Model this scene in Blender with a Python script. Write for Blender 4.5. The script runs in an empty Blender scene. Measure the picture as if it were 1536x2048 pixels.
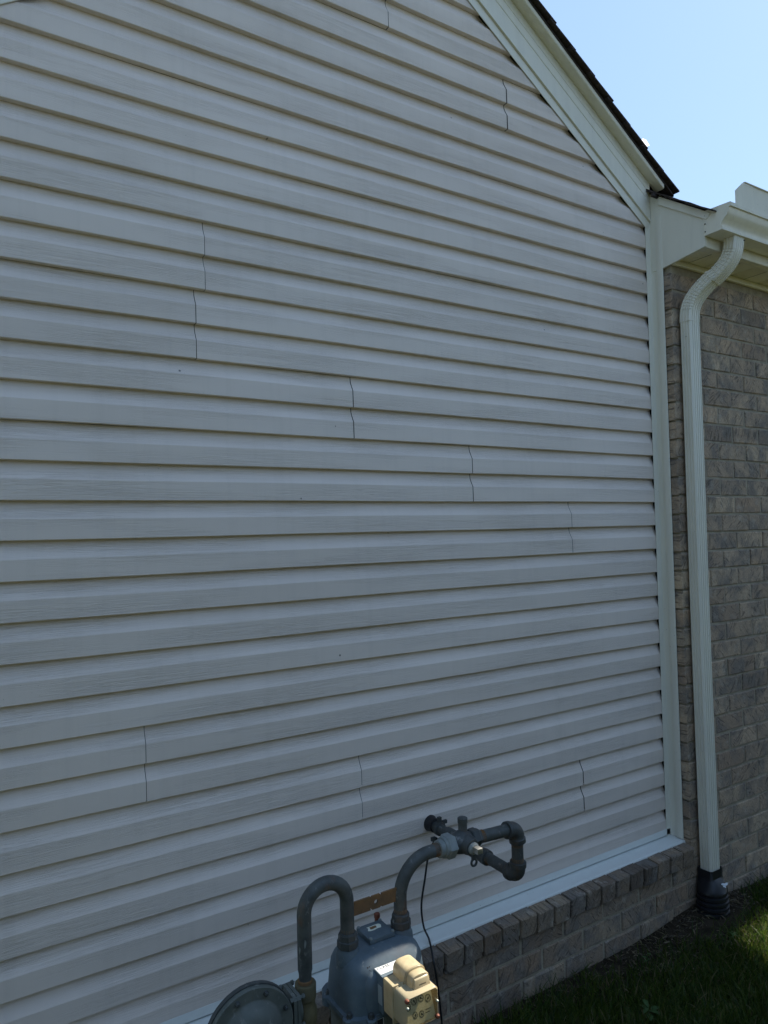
import bpy, math, random
import numpy as np
from mathutils import Vector, Matrix
random.seed(7); rng = np.random.default_rng(7)
SC = bpy.context.scene; COL = SC.collection
R = math.radians
GZ = 1.74                       # the ground lies 1.74 m below the survey datum used for heights in this script

# ------------------------------------------------------------------ camera
cam = bpy.data.cameras.new("camera"); camo = bpy.data.objects.new("camera", cam); COL.objects.link(camo)
yaw, pit, roll = R(32.27145), R(1.64909), R(-1.40314)
f = Vector((math.sin(yaw)*math.cos(pit), math.cos(yaw)*math.cos(pit), math.sin(pit)))
r = Vector((math.cos(yaw), -math.sin(yaw), 0)); u = r.cross(f)
r2 = math.cos(roll)*r + math.sin(roll)*u; u2 = -math.sin(roll)*r + math.cos(roll)*u
camo.matrix_world = Matrix(((r2.x, u2.x, -f.x, 0), (r2.y, u2.y, -f.y, -2.0074), (r2.z, u2.z, -f.z, GZ-.10338), (0, 0, 0, 1)))
cam.sensor_fit = 'VERTICAL'; cam.sensor_height = 36.0; cam.lens = 36.0*1422/2048
cam.clip_start = .02; cam.clip_end = 500
SC.camera = camo

# ------------------------------------------------------------------ sky, sun, exposure
SUN_EL, SUN_AZ = 46.0, 87.4       # azimuth clockwise from +Y: the sun stands to the right, a touch behind the wall
w = bpy.data.worlds.new("World"); SC.world = w; w.use_nodes = True
nt = w.node_tree; bg = nt.nodes["Background"]; sky = nt.nodes.new("ShaderNodeTexSky")
sky.sky_type = 'NISHITA'; sky.sun_disc = False; sky.sun_elevation = R(SUN_EL); sky.sun_rotation = R(SUN_AZ)
sky.air_density = 1.3; sky.dust_density = 0.45; sky.ozone_density = 1.5
veil = nt.nodes.new("ShaderNodeMixRGB"); veil.inputs[0].default_value = .68; veil.inputs[2].default_value = (1.72, 2.66, 4.3, 1)   # thin even summer haze over the whole dome
nt.links.new(sky.outputs[0], veil.inputs[1]); nt.links.new(veil.outputs[0], bg.inputs[0]); bg.inputs[1].default_value = 0.10
sl = bpy.data.lights.new("sun", 'SUN'); sl.energy = 5.0; sl.angle = R(.53); sl.color = (1, .95, .86)
so = bpy.data.objects.new("sun", sl); COL.objects.link(so)
SD = Vector((math.cos(R(SUN_EL))*math.sin(R(SUN_AZ)), math.cos(R(SUN_EL))*math.cos(R(SUN_AZ)), math.sin(R(SUN_EL))))
so.rotation_euler = SD.to_track_quat('Z', 'Y').to_euler(); so.location = (6, -1, 9)
SC.view_settings.view_transform = 'Standard'; SC.view_settings.look = 'None'
SC.view_settings.exposure = 1.25; SC.view_settings.gamma = 1.0
SC.cycles.max_bounces = 8; SC.cycles.transparent_max_bounces = 12

# ------------------------------------------------------------------ helpers
def empty(name, loc, label, cat, group=None):
    o = bpy.data.objects.new(name, None); COL.objects.link(o); o.location = loc; o.empty_display_size = .1
    o['label'] = label; o['category'] = cat
    if group: o['group'] = group
    return o
BASE = {}
def mesh(name, V, F, mat, parent=None, smooth=False, base=None, mats=None, fm=None):
    """V in site coordinates (heights from the datum) -> ONE mesh object under parent"""
    b = Vector((0, 0, 0))
    p = parent
    while p is not None: b += p.location; p = p.parent
    V = np.asarray(V, float).reshape(-1, 3)
    me = bpy.data.meshes.new(name)
    me.from_pydata((V + np.array([-b.x, -b.y, GZ-b.z])).tolist(), [], F)
    if mats:
        for m in mats: me.materials.append(m)
        if fm is not None: me.polygons.foreach_set('material_index', fm)
    else: me.materials.append(mat)
    if smooth: me.polygons.foreach_set('use_smooth', [True]*len(me.polygons))
    me.update()
    o = bpy.data.objects.new(name, me); COL.objects.link(o); o.parent = parent
    return o
def autosmooth(o, ang=40):
    """smooth faces with sharp edges above ang"""
    import bmesh
    bm = bmesh.new(); bm.from_mesh(o.data); bmesh.ops.remove_doubles(bm, verts=bm.verts, dist=1e-5)
    bmesh.ops.recalc_face_normals(bm, faces=bm.faces)
    for e in bm.edges:
        e.smooth = not (len(e.link_faces) == 2 and e.calc_face_angle(0) > R(ang))
    for fc in bm.faces: fc.smooth = True
    bm.to_mesh(o.data); bm.free(); return o
def bevel(o, wd, seg=2, ang=30):
    import bmesh
    bm = bmesh.new(); bm.from_mesh(o.data); bmesh.ops.remove_doubles(bm, verts=bm.verts, dist=1e-5)
    bmesh.ops.recalc_face_normals(bm, faces=bm.faces)
    ed = [e for e in bm.edges if len(e.link_faces) == 2 and e.calc_face_angle(0) > R(ang)]
    bmesh.ops.bevel(bm, geom=ed, offset=wd, segments=seg, affect='EDGES', profile=.6)
    bm.to_mesh(o.data); bm.free(); return autosmooth(o, 35)
def box_vf(x0, x1, y0, y1, z0, z1):
    return ([(x, y, z) for x in (x0, x1) for y in (y0, y1) for z in (z0, z1)],
            [(0, 1, 3, 2), (4, 6, 7, 5), (0, 4, 5, 1), (2, 3, 7, 6), (0, 2, 6, 4), (1, 5, 7, 3)])
class MB:
    def __init__(s): s.V = []; s.F = []
    def add(s, V, F):
        n = len(s.V); s.V += [tuple(v) for v in V]; s.F += [tuple(i+n for i in q) for q in F]; return s
    def box(s, *a): return s.add(*box_vf(*a))
    def build(s, name, mat, parent=None, **k): return mesh(name, s.V, s.F, mat, parent, **k)
def sweep_vf(path, rad, n=16, caps=True):
    P = [Vector(p) for p in path]; m = len(P)
    rad = [rad]*m if not hasattr(rad, '__len__') else list(rad)
    T = []
    for i in range(m):
        a = P[max(i-1, 0)]; b = P[min(i+1, m-1)]
        t = (b-a)
        if t.length < 1e-9: t = T[-1] if T else Vector((0, 0, 1))
        T.append(t.normalized())
    nrm = T[0].orthogonal().normalized(); V = []; F = []
    for i in range(m):
        if i:
            q = T[i-1].rotation_difference(T[i]); nrm = (q @ nrm); nrm = (nrm - nrm.dot(T[i])*T[i]).normalized()
        bi = T[i].cross(nrm)
        for k in range(n):
            a = 2*math.pi*k/n; V.append(P[i] + rad[i]*(math.cos(a)*nrm + math.sin(a)*bi))
    for i in range(m-1):
        for k in range(n):
            F.append((i*n+k, i*n+(k+1) % n, (i+1)*n+(k+1) % n, (i+1)*n+k))
    if caps: F.append(tuple(range(n-1, -1, -1))); F.append(tuple((m-1)*n+k for k in range(n)))
    return V, F
def tube(name, path, rad, mat, parent, n=16, ang=40):
    V, F = sweep_vf(path, rad, n); return autosmooth(mesh(name, V, F, mat, parent), ang)
def steps(p0, p1, spec):
    """path along p0->p1 with (distance, radius) pairs, for turned collars"""
    p0, p1 = Vector(p0), Vector(p1); d = (p1-p0).normalized()
    return [p0 + d*(a + 1e-5*i) for i, (a, _) in enumerate(spec)], [q for _, q in spec]
def turned(name, p0, p1, spec, mat, parent, n=20, ang=35):
    P, rr = steps(p0, p1, spec); V = []; F = []
    d = (Vector(p1)-Vector(p0)).normalized(); nn = d.orthogonal().normalized()
    if abs(d.z) < .5: nn = Vector((0, 0, 1)) if abs(d.z) < 1e-6 else nn
    bi = d.cross(nn)
    for p, q in zip(P, rr):
        for k in range(n):
            a = 2*math.pi*(k+.5)/n; V.append(p + q*(math.cos(a)*nn + math.sin(a)*bi))
    m = len(P)
    for i in range(m-1):
        for k in range(n): F.append((i*n+k, i*n+(k+1) % n, (i+1)*n+(k+1) % n, (i+1)*n+k))
    F.append(tuple(range(n-1, -1, -1))); F.append(tuple((m-1)*n+k for k in range(n)))
    return autosmooth(mesh(name, V, F, mat, parent), ang)
def arc(c, ax0, ax1, rad, a0, a1, n=10):
    c = Vector(c); ax0 = Vector(ax0); ax1 = Vector(ax1)
    return [c + rad*(math.cos(R(a0+(a1-a0)*i/n))*ax0 + math.sin(R(a0+(a1-a0)*i/n))*ax1) for i in range(n+1)]
def extrude_x(prof, x0, x1, caps=True):
    n = len(prof); V = [(x0, y, z) for y, z in prof] + [(x1, y, z) for y, z in prof]
    F = [(i, (i+1) % n, n+(i+1) % n, n+i) for i in range(n)]
    if caps: F += [tuple(range(n-1, -1, -1)), tuple(range(n, 2*n))]
    return V, F

# ------------------------------------------------------------------ materials
def newmat(name, col, rough=.5, metal=0, spec=.5):
    m = bpy.data.materials.new(name); m.use_nodes = True
    b = m.node_tree.nodes["Principled BSDF"]; b.inputs["Base Color"].default_value = (*col, 1)
    b.inputs["Roughness"].default_value = rough; b.inputs["Metallic"].default_value = metal
    b.inputs["Specular IOR Level"].default_value = spec
    return m
class N:
    """tiny node-tree writer"""
    def __init__(s, m): s.m = m; s.t = m.node_tree; s.b = s.t.nodes["Principled BSDF"]; s.L = s.t.links.new
    def nd(s, ty, **k):
        n = s.t.nodes.new("ShaderNode"+ty)
        for a, b in k.items():
            if a in n.inputs.keys(): (s.L(b, n.inputs[a]) if hasattr(b, 'is_output') else setattr(n.inputs[a], 'default_value', b))
            else: setattr(n, a, b)
        return n
    def coords(s, kind='pos', scale=(1, 1, 1), loc=(0, 0, 0), rot=(0, 0, 0)):
        if kind == 'pos': o = s.nd('NewGeometry').outputs['Position']
        else: o = s.nd('TexCoord').outputs['Object']
        mp = s.nd('Mapping', Vector=o); mp.inputs['Scale'].default_value = scale; mp.inputs['Location'].default_value = loc; mp.inputs['Rotation'].default_value = rot
        return mp.outputs[0]
    def noise(s, vec, scale, detail=3, rough=.5, dist=0):
        return s.nd('TexNoise', Vector=vec, Scale=scale, Detail=detail, Roughness=rough, Distortion=dist).outputs['Fac']
    def ramp(s, fac, *stops):
        n = s.nd('ValToRGB', Fac=fac); e = n.color_ramp.elements
        while len(e) < len(stops): e.new(.5)
        for el, (p, c) in zip(e, stops): el.position = p; el.color = (*c, 1) if hasattr(c, '__len__') else (c, c, c, 1)
        return n.outputs[0]
    def mix(s, fac, a, b, mode='MIX'):
        n = s.nd('MixRGB', blend_type=mode)
        for sock, v in (('Fac', fac), ('Color1', a), ('Color2', b)):
            if hasattr(v, 'is_output'): s.L(v, n.inputs[sock])
            else: n.inputs[sock].default_value = v if not hasattr(v, '__len__') else (*v, 1)
        return n.outputs[0]
    def math(s, op, a, b=0.0):
        n = s.nd('Math', operation=op)
        for i, v in enumerate((a, b)):
            if hasattr(v, 'is_output'): s.L(v, n.inputs[i])
            else: n.inputs[i].default_value = v
        return n.outputs[0]
    def color(s, c): s.L(c, s.b.inputs['Base Color'])
    def rough(s, c): s.L(c, s.b.inputs['Roughness'])
    def bump(s, h, strength=.3, dist=.002):
        n = s.nd('Bump', Height=h, Strength=strength, Distance=dist); s.L(n.outputs[0], s.b.inputs['Normal'])

def siding_mat():
    m = newmat("vinyl_siding", (.5, .47, .43), .5, spec=.35); n = N(m)
    g = n.noise(n.coords('pos', (2.2, 3, 105)), 2.0, 4, .5, 1.1)                   # embossed cedar grain, long and wavy
    lines = n.ramp(g, (.43, 0), (.49, 1), (.53, 1), (.57, 0))
    patch = n.ramp(n.noise(n.coords('pos', (.9, 1, 7)), 2.0, 2), (.40, 0), (.62, 1))
    lines = n.math('MULTIPLY', lines, patch)
    tone = n.noise(n.coords('pos', (.35, 1, 1.2)), 2.5, 4, .6)
    base = n.ramp(tone, (.3, (.74, .638, .558)), (.7, (.80, .695, .613)))
    c = n.mix(n.math('MULTIPLY', lines, .07), base, (.25, .23, .21))
    c = n.mix(1.0, c, n.ramp(n.nd('ObjectInfo').outputs['Random'], (0, .945), (1, 1.0)), 'MULTIPLY')
    st = n.ramp(n.noise(n.coords('pos', (14, 1, .55)), 1.6, 5, .65), (.50, 0), (.74, 1))
    c = n.mix(n.math('MULTIPLY', st, .10), c, (.33, .30, .25))
    # dust and mildew specks
    v = n.nd('TexVoronoi', Vector=n.coords('pos', (1, 1, 1)), Scale=95.0)
    sp = n.ramp(v.outputs['Distance'], (.05, 1), (.13, 0))
    where = n.ramp(n.noise(n.coords('pos', (1.2, 1, 3)), 2.3, 3, .6), (.57, 0), (.72, 1))
    c = n.mix(n.math('MULTIPLY', n.math('MULTIPLY', sp, where), .55), c, (.17, .16, .14))
    v2 = n.nd('TexVoronoi', Vector=n.coords('pos', (1, .5, 1)), Scale=9.0)
    sp2 = n.ramp(v2.outputs['Distance'], (.02, 1), (.035, 0))
    pick = n.ramp(n.noise(n.coords('pos'), 5.0, 1), (.52, 0), (.54, 1))
    c = n.mix(n.math('MULTIPLY', sp2, n.math('MULTIPLY', pick, .8)), c, (.03, .028, .025))
    n.color(c); n.bump(n.math('ADD', n.math('MULTIPLY', lines, -1.0), n.math('MULTIPLY', n.noise(n.coords('pos'), 700, 2), .22)), .5, .0016)
    return m
def white_mat(name, col, rough=.38, dirt=.25, streak=True):
    m = newmat(name, col, rough, spec=.45); n = N(m)
    d = n.ramp(n.noise(n.coords('pos', (9, 9, 1.2) if streak else (5, 5, 5)), 3.0, 5, .6), (.45, 0), (.8, 1))
    v = n.nd('TexVoronoi', Vector=n.coords('pos'), Scale=60.0)
    sp = n.math('MULTIPLY', n.ramp(v.outputs['Distance'], (.04, 1), (.1, 0)), n.ramp(n.noise(n.coords('pos'), 14, 2), (.56, 0), (.62, .8)))
    c = n.mix(n.math('MULTIPLY', d, dirt), col, tuple(x*.62 for x in col))
    n.color(n.mix(sp, c, (.09, .08, .06)))
    n.bump(n.noise(n.coords('pos'), 9, 2), .08, .004)
    return m
def brick_mat(name="brick_face", dark=1.0):
    m = newmat(name, (.2, .17, .15), .9, spec=.2); n = N(m)
    info = n.nd('ObjectInfo'); rnd = info.outputs['Random']
    off = n.nd('CombineXYZ', X=n.math('MULTIPLY', rnd, 37.0), Y=n.math('MULTIPLY', rnd, 91.0), Z=n.math('MULTIPLY', rnd, 53.0)).outputs[0]
    ob = n.nd('TexCoord').outputs['Object']
    P = n.nd('VectorMath', operation='ADD'); n.L(ob, P.inputs[0]); n.L(off, P.inputs[1]); P = P.outputs[0]
    tone = n.ramp(rnd, *[(p, tuple(v*dark for v in c_)) for p, c_ in ((0, (.31, .226, .162)), (.25, (.465, .345, .242)), (.5, (.39, .29, .206)), (.75, (.53, .40, .275)), (.9, (.435, .302, .202)), (1, (.25, .195, .152)))])
    blot = n.noise(P, 11, 4, .6)
    c = n.mix(n.ramp(blot, (.42, 0), (.62, .75)), tone, (.175, .158, .142))
    c = n.mix(n.ramp(n.noise(P, 23, 4, .65), (.56, 0), (.74, .6)), c, (.46, .41, .34))
    # raked bark-like strokes
    strokes = None
    for sg, sc, lo in ((1, 1.0, .57), (-1, 1.25, .60)):
        ang = n.math('MULTIPLY', n.math('ADD', n.math('MULTIPLY', rnd, .7), .55), sg)
        rt = n.nd('VectorRotate', rotation_type='AXIS_ANGLE', Vector=P, Angle=ang); rt.inputs['Axis'].default_value = (0, 1, 0)
        mp = n.nd('Mapping', Vector=rt.outputs[0]); mp.inputs['Scale'].default_value = (20*sc, 10, 150*sc)
        s1 = n.ramp(n.noise(mp.outputs[0], 1.0, 1.5, .5, .35), (lo, 0), (lo+.07, 1))
        gate = n.ramp(n.noise(P, 9.0*sc, 1), (.47, 0), (.53, 1)) if sg > 0 else n.ramp(n.noise(P, 9.0, 1), (.49, 1), (.55, 0))
        s1 = n.math('MULTIPLY', s1, gate)
        strokes = s1 if strokes is None else n.math('MAXIMUM', strokes, s1)
    c = n.mix(n.math('MULTIPLY', strokes, .50), c, (.07, .06, .052))
    fine = n.noise(P, 160, 4, .7)
    c = n.mix(.38, c, n.ramp(fine, (.3, .25), (.7, .85)), 'OVERLAY')
    n.color(c)
    n.bump(n.math('ADD', n.math('MULTIPLY', strokes, -1.2), n.math('ADD', n.math('MULTIPLY', fine, .5), n.math('MULTIPLY', blot, .8))), .75, .004)
    return m
def noisy(name, c0, c1, scale, rough=.7, bumpd=.002, bumps=.4, detail=4, metal=0, spec=.4, space='pos'):
    m = newmat(name, c0, rough, metal, spec); n = N(m)
    f1 = n.noise(n.coords(space), scale, detail, .62)
    n.color(n.ramp(f1, (.3, c0), (.7, c1))); n.bump(n.noise(n.coords(space), scale*4, 3), bumps, bumpd)
    return m
def pipe_mat(name, c0, c1, rust=.5):
    m = newmat(name, c0, .55, spec=.4); n = N(m)
    c = n.ramp(n.noise(n.coords('pos'), 26, 4, .6), (.35, c0), (.65, c1))
    worn = n.ramp(n.noise(n.coords('pos', (1, 1, .6)), 48, 5, .7), (.60, 0), (.70, .55))
    c = n.mix(worn, c, (.27, .27, .25))
    ru = n.ramp(n.noise(n.coords('pos', (1, 1, .5), (4, 2, 1)), 17, 5, .65), (.56, 0), (.68, rust))
    n.color(n.mix(ru, c, (.15, .066, .028)))
    n.bump(n.noise(n.coords('pos'), 130, 3), .25, .0012)
    return m
M = {}
M['siding'] = siding_mat()
M['trim'] = white_mat("trim_white_vinyl", (.76, .725, .62), .4, .22)
M['flash'] = white_mat("flashing_white", (.72, .73, .69), .34, .16, False)
M['gutter'] = white_mat("gutter_white", (.80, .75, .62), .35, .3)
M['spout'] = white_mat("downspout_white", (.77, .73, .62), .36, .35)
M['soffit'] = white_mat("soffit_white", (.85, .80, .66), .5, .25, False)
M['brick'] = brick_mat()
M['brick_stained'] = brick_mat('brick_weather_stained', .54)
M['brick_plinth'] = brick_mat('brick_plinth_darker', .68)  # darker brick tone for the plinth courses
M['mortar'] = noisy("mortar", (.27, .232, .172), (.42, .365, .275), 30, .95, .004, .7, 5, spec=.1)
M['shingle'] = noisy("asphalt_shingle", (.030, .023, .021), (.075, .060, .054), 55, .95, .003, .8, 5, spec=.15)
M['dark'] = newmat("dark_gap", (.02, .02, .018), .9)
M['sheath'] = newmat("sheathing", (.05, .047, .042), .9)
M['pipe'] = pipe_mat("pipe_grey_paint", (.050, .054, .051), (.084, .090, .084))
M['fit'] = pipe_mat("fitting_grey_paint", (.040, .044, .043), (.066, .071, .069), .25)
M['union'] = pipe_mat("union_pale_grey", (.17, .19, .185), (.24, .26, .25), .25)
M['sleeve'] = newmat("black_rubber", (.012, .012, .014), .6)
M['body'] = pipe_mat("meter_blue_grey", (.082, .112, .130), (.108, .140, .160), .12)
M['bodylow'] = pipe_mat("meter_lower_grey", (.10, .11, .10), (.14, .145, .12), .3)
M['reg'] = pipe_mat("regulator_grey", (.088, .098, .086), (.120, .128, .110), .15)
M['brass'] = noisy("weathered_yellow_fitting", (.075, .068, .042), (.15, .12, .055), 22, .6, .002, .4)
M['rust'] = noisy("rusty_bar", (.10, .065, .035), (.26, .13, .05), 18, .85, .002, .5)
M['rustcap'] = noisy("rust_red_cap", (.11, .032, .018), (.24, .075, .035), 60, .7)
M['steel'] = newmat("bare_steel", (.55, .53, .48), .35, .9)
M['label'] = newmat("label_white", (.58, .58, .56), .5)
M['scrap'] = newmat("white_film", (.85, .85, .85), .4); _n = N(M['scrap']); _t = _n.nd('BsdfTranslucent', Color=(.9, .9, .9, 1)); _m = _n.nd('MixShader', Fac=.6)
_n.L(_n.b.outputs[0], _m.inputs[1]); _n.L(_t.outputs[0], _m.inputs[2]); _n.L(_m.outputs[0], _n.t.nodes['Material Output'].inputs[0])
M['sidelabel'] = newmat("dull_label", (.30, .32, .32), .6)  # duller, darker tone than the top label
M['ink'] = newmat("ink_black", (.02, .02, .022), .6)
M['plate'] = noisy("dial_plate", (.62, .63, .50), (.76, .76, .64), 60, .6, .0005, .1)
M['cable'] = newmat("black_cable", (.010, .010, .011), .45)
M['drain'] = newmat("black_plastic", (.010, .011, .014), .38)
M['splash'] = noisy("paint_splash", (.55, .58, .62), (.7, .72, .75), 40, .6)
def plastic_mat():
    m = newmat("yellowed_plastic", (.58, .49, .32), .32, spec=.5); n = N(m)
    c = n.ramp(n.noise(n.coords('pos'), 40, 4, .6), (.35, (.52, .42, .25)), (.65, (.65, .55, .35)))
    n.color(c)
    tr = n.nd('BsdfTranslucent', Color=c); mx = n.nd('MixShader', Fac=.35)
    n.L(n.b.outputs[0], mx.inputs[1]); n.L(tr.outputs[0], mx.inputs[2])
    n.L(mx.outputs[0], n.t.nodes['Material Output'].inputs[0]); return m
M['tan'] = plastic_mat()
def pane_mat(name, tint, fac, body=(.55, .5, .38)):
    m = newmat(name, tint, .08); n = N(m)
    tr = n.nd('BsdfTransparent', Color=(*tint, 1)); gl = n.nd('BsdfGlossy', Roughness=.12); df = n.nd('BsdfDiffuse', Color=(*body, 1))
    lw = n.nd('LayerWeight', Blend=.25)
    a = n.nd('MixShader', Fac=fac); n.L(tr.outputs[0], a.inputs[1]); n.L(df.outputs[0], a.inputs[2])
    b = n.nd('MixShader', Fac=n.math('MULTIPLY', lw.outputs['Fresnel'], .8)); n.L(a.outputs[0], b.inputs[1]); n.L(gl.outputs[0], b.inputs[2])
    n.L(b.outputs[0], n.t.nodes['Material Output'].inputs[0]); return m
M['pane'] = pane_mat("clear_cover", (.95, .93, .86), .05)
M['clear_tan'] = pane_mat("clear_yellowed_plastic", (.97, .90, .72), .50, (.68, .57, .37))
def island_leaf(name, stops, trans=.3, rough=.5):
    m = newmat(name, (.05, .09, .02), rough, spec=.35); n = N(m)
    c = n.ramp(n.nd('NewGeometry').outputs['Random Per Island'], *stops); n.color(c)
    tr = n.nd('BsdfTranslucent', Color=c); mx = n.nd('MixShader', Fac=trans)
    n.L(n.b.outputs[0], mx.inputs[1]); n.L(tr.outputs[0], mx.inputs[2]); n.L(mx.outputs[0], n.t.nodes['Material Output'].inputs[0]); return m
M['grass'] = island_leaf("grass_blade", [(0, (.022, .052, .012)), (.35, (.045, .085, .010)), (.7, (.075, .115, .012)), (.90, (.095, .125, .020)), (.94, (.16, .13, .06)), (1, (.27, .22, .12))], .5)
M['litter'] = island_leaf("dry_thatch", [(0, (.035, .026, .016)), (.6, (.085, .062, .036)), (1, (.20, .16, .09))], .1)
M['weed'] = island_leaf("weed_leaf", [(0, (.045, .10, .03)), (1, (.075, .14, .045))], .3)
M['leaf'] = island_leaf("tree_leaf", [(0, (.025, .050, .012)), (.5, (.045, .080, .018)), (1, (.075, .115, .028))], .2)
M['bark'] = noisy("bark", (.05, .04, .03), (.11, .09, .07), 12, .95, .02, .8)
M['soil'] = noisy("soil", (.018, .014, .009), (.055, .042, .028), 30, .95, .006, .8, 6, spec=.1)
def lawn_mat():
    m = newmat("lawn_ground", (.04, .07, .02), .95, spec=.1); n = N(m)
    far = n.ramp(n.noise(n.coords('pos'), 9, 5, .65), (.3, (.095, .105, .032)), (.7, (.160, .158, .062)))
    n.color(far); n.bump(n.noise(n.coords('pos'), 70, 4, .7), .8, .02); return m
M['lawn'] = lawn_mat()

# ------------------------------------------------------------------ ground
def ground():
    o = mesh('lawn_ground', [(-120, -160, -GZ), (160, -160, -GZ), (160, 160, -GZ), (-120, 160, -GZ)], [(0, 1, 2, 3)], M['lawn']); o['kind'] = 'structure'
    # bare soil strip along the foot of the wall, 4 mm above the lawn sheet, ragged outer edge
    V, F = [], []; n = 90
    for i in range(n+1):
        x = -1.2 + 6.7*i/n
        e = -.20 - .06*rng.random() - (.10 if 1.9 < x < 3.0 else 0)
        V += [(x, -.10, -GZ+.006+.040*math.exp(-((x-2.72)/.28)**2)), (x, -.24, -GZ+.004+.030*math.exp(-((x-2.72)/.28)**2)), (x, min(e, -.245)-.02, -GZ+.003)]
    F = [q for i in range(n) for q in ((3*i, 3*i+1, 3*i+4, 3*i+3), (3*i+1, 3*i+2, 3*i+5, 3*i+4))]
    s = mesh('soil_strip', V, F, M['soil']); s['kind'] = 'structure'
ground()

# ------------------------------------------------------------------ the house
house = empty('house', (1.38, 0, 0), 'house corner with pale vinyl-sided gable and taupe brick wing under white gutters', 'house')
XW = 2.6735                     # where the recessed siding bay ends and the brick begins
XL = -.02
S = .1016                       # siding course
RS = .66                        # rake slope
CX = (2.657+.074)/2
CR = math.cos(math.atan(RS))
def rake_x(z, off=0):           # right rake edge at height z, offset outwards perpendicular to the slope
    return 2.657 - (z - off/CR - 1.203)/RS
def rake_xl(z, off=0): return 2*CX - rake_x(z, off)

# core walls
siding_wall = mesh('siding_wall', [(XL-.02, .004, -1.75), (XW+.01, .004, -1.75), (XW+.01, .004, 1.22), (CX, .004, 2.11), (XL-.02, .004, 1.22),
                                   (XL-.02, .12, -1.75), (XW+.01, .12, -1.75), (XW+.01, .12, 1.22), (CX, .12, 2.11), (XL-.02, .12, 1.22)],
                   [(4, 3, 2, 1, 0), (5, 6, 7, 8, 9), (0, 1, 6, 5), (1, 2, 7, 6), (2, 3, 8, 7), (3, 4, 9, 8), (4, 0, 5, 9)], M['sheath'], house)
PROF = [(0.0, -.0030), (0.0, -.0194), (.0014, -.0208), (.026, -.0204), (.0530, -.0200), (.0545, -.0196), (.0680, -.0124), (.0800, -.0064), (.0860, -.0044), (.0930, -.0034), (.1016, -.0030)]
def siding_panel(k, xa, xb, lift=0):
    """one double-course panel: bottom at z=-k*S, between xa and xb, cut by the rakes"""
    rows = []
    for c in (0, 1):
        for i, (dz, y) in enumerate(PROF):
            if c == 1 and i == 0: continue
            rows.append((-k*S + c*S + dz, y))
    V, F = [], []; nx = max(2, int((xb-xa)/.11))
    ph = rng.random(4)*6.28
    live = []
    for z, y in rows:
        lo = max(xa, rake_xl(z, .016)); hi = min(xb, rake_x(z, .016))
        ok = hi > lo + .002
        live.append(ok)
        if not ok: lo = hi = (lo+hi)/2
        for j in range(nx+1):
            x = lo + (hi-lo)*j/nx
            wob = .0007*math.sin(x*7.3+ph[0]) + .0005*math.sin(x*17+ph[1]+z*8)
            V.append((x, y + (wob if y < -.0035 else wob*.3) - lift, z + .0006*math.sin(x*5+ph[2])))
    m = nx+1
    for i in range(len(rows)-1):
        if not (live[i] or live[i+1]): continue
        for j in range(nx): F.append((i*m+j, i*m+j+1, (i+1)*m+j+1, (i+1)*m+j))
    if not F: return
    o = mesh('siding_panel', V, F, M['siding'], siding_wall)
    autosmooth(o, 11)
SEAM = {-16: 1.321, -14: 1.854, -6: .663, -4: .634, -2: 1.147, 0: 1.636, 2: 2.134, 8: .477, 10: 1.146, 12: 2.153}
for k in range(14, -22, -2):
    a, b = XL+.012, 2.660
    if k in SEAM:
        s = SEAM[k]; gp = .0009 if s < 1 else (.0012 if s < 1.7 else .0017); siding_panel(k, a, s-gp); siding_panel(k, s+gp, b)
    else: siding_panel(k, a, b)

# trim round the bay: J-channel faces, returns, ledge
def strip(name, prof, pts, mat, parent):
    """prof: list of (offset across, y) swept along pts [(x,z)...] with mitred corners; offset is to the right-hand side of travel"""
    P = [Vector((x, 0, z)) for x, z in pts]; V = []; F = []; n = len(prof)
    for i, p in enumerate(P):
        d0 = (P[i]-P[i-1]).normalized() if i else None
        d1 = (P[i+1]-P[i]).normalized() if i+1 < len(P) else None
        if d0 is None: d0 = d1
        if d1 is None: d1 = d0
        n0 = Vector((d0.z, 0, -d0.x)); n1 = Vector((d1.z, 0, -d1.x)); mm = (n0+n1).normalized(); mm /= max(.3, mm.dot(n0))
        for o_, y in prof: V.append((p.x+mm.x*o_, y, p.z+mm.z*o_))
    for i in range(len(P)-1):
        for j in range(n-1): F.append((i*n+j, i*n+j+1, (i+1)*n+j+1, (i+1)*n+j))
    o = mesh(name, V, F, mat, parent); return bevel(o, .0012, 1, 40)
J = [(.0025, -.0215), (0, -.0225), (.0015, -.024), (.027, -.024), (.0275, -.016)]
ZB = -1.4045
# right side: face of the J-channel plus the wide return to the brick
strip('side_trim', [(.0025, -.0213), (0, -.0225), (.0015, -.024), (.0275, -.024), (.029, -.027), (.0305, -.050), (.0262, -.0535), (.0255, -.085), (.029, -.0865), (.030, -.080)],
      [(2.6465, ZB-.030), (2.6465, 1.246)], M['trim'], siding_wall)
strip('side_trim', [(0, -.006), (0, -.021), (.0275, -.021), (.0255, -.087), (.034, -.087)], [(XL+.03, 1.199), (XL+.03, ZB-.030)], M['trim'], siding_wall)
strip('bottom_trim', J, [(XL, ZB), (2.672, ZB)], M['flash'], siding_wall)
strip('ledge_flashing', [(.0310, -.010), (.0315, -.022), (.0325, -.050), (.0335, -.086), (.0365, -.0895), (.046, -.0895)], [(XL, ZB), (2.688, ZB)], M['flash'], siding_wall)
rk = lambda o_: [(2.657+.012, 1.203-.012*RS), (CX, 1.203+RS*(2.657-CX)), (2*CX-2.657-.012, 1.203-.012*RS)]
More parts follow.
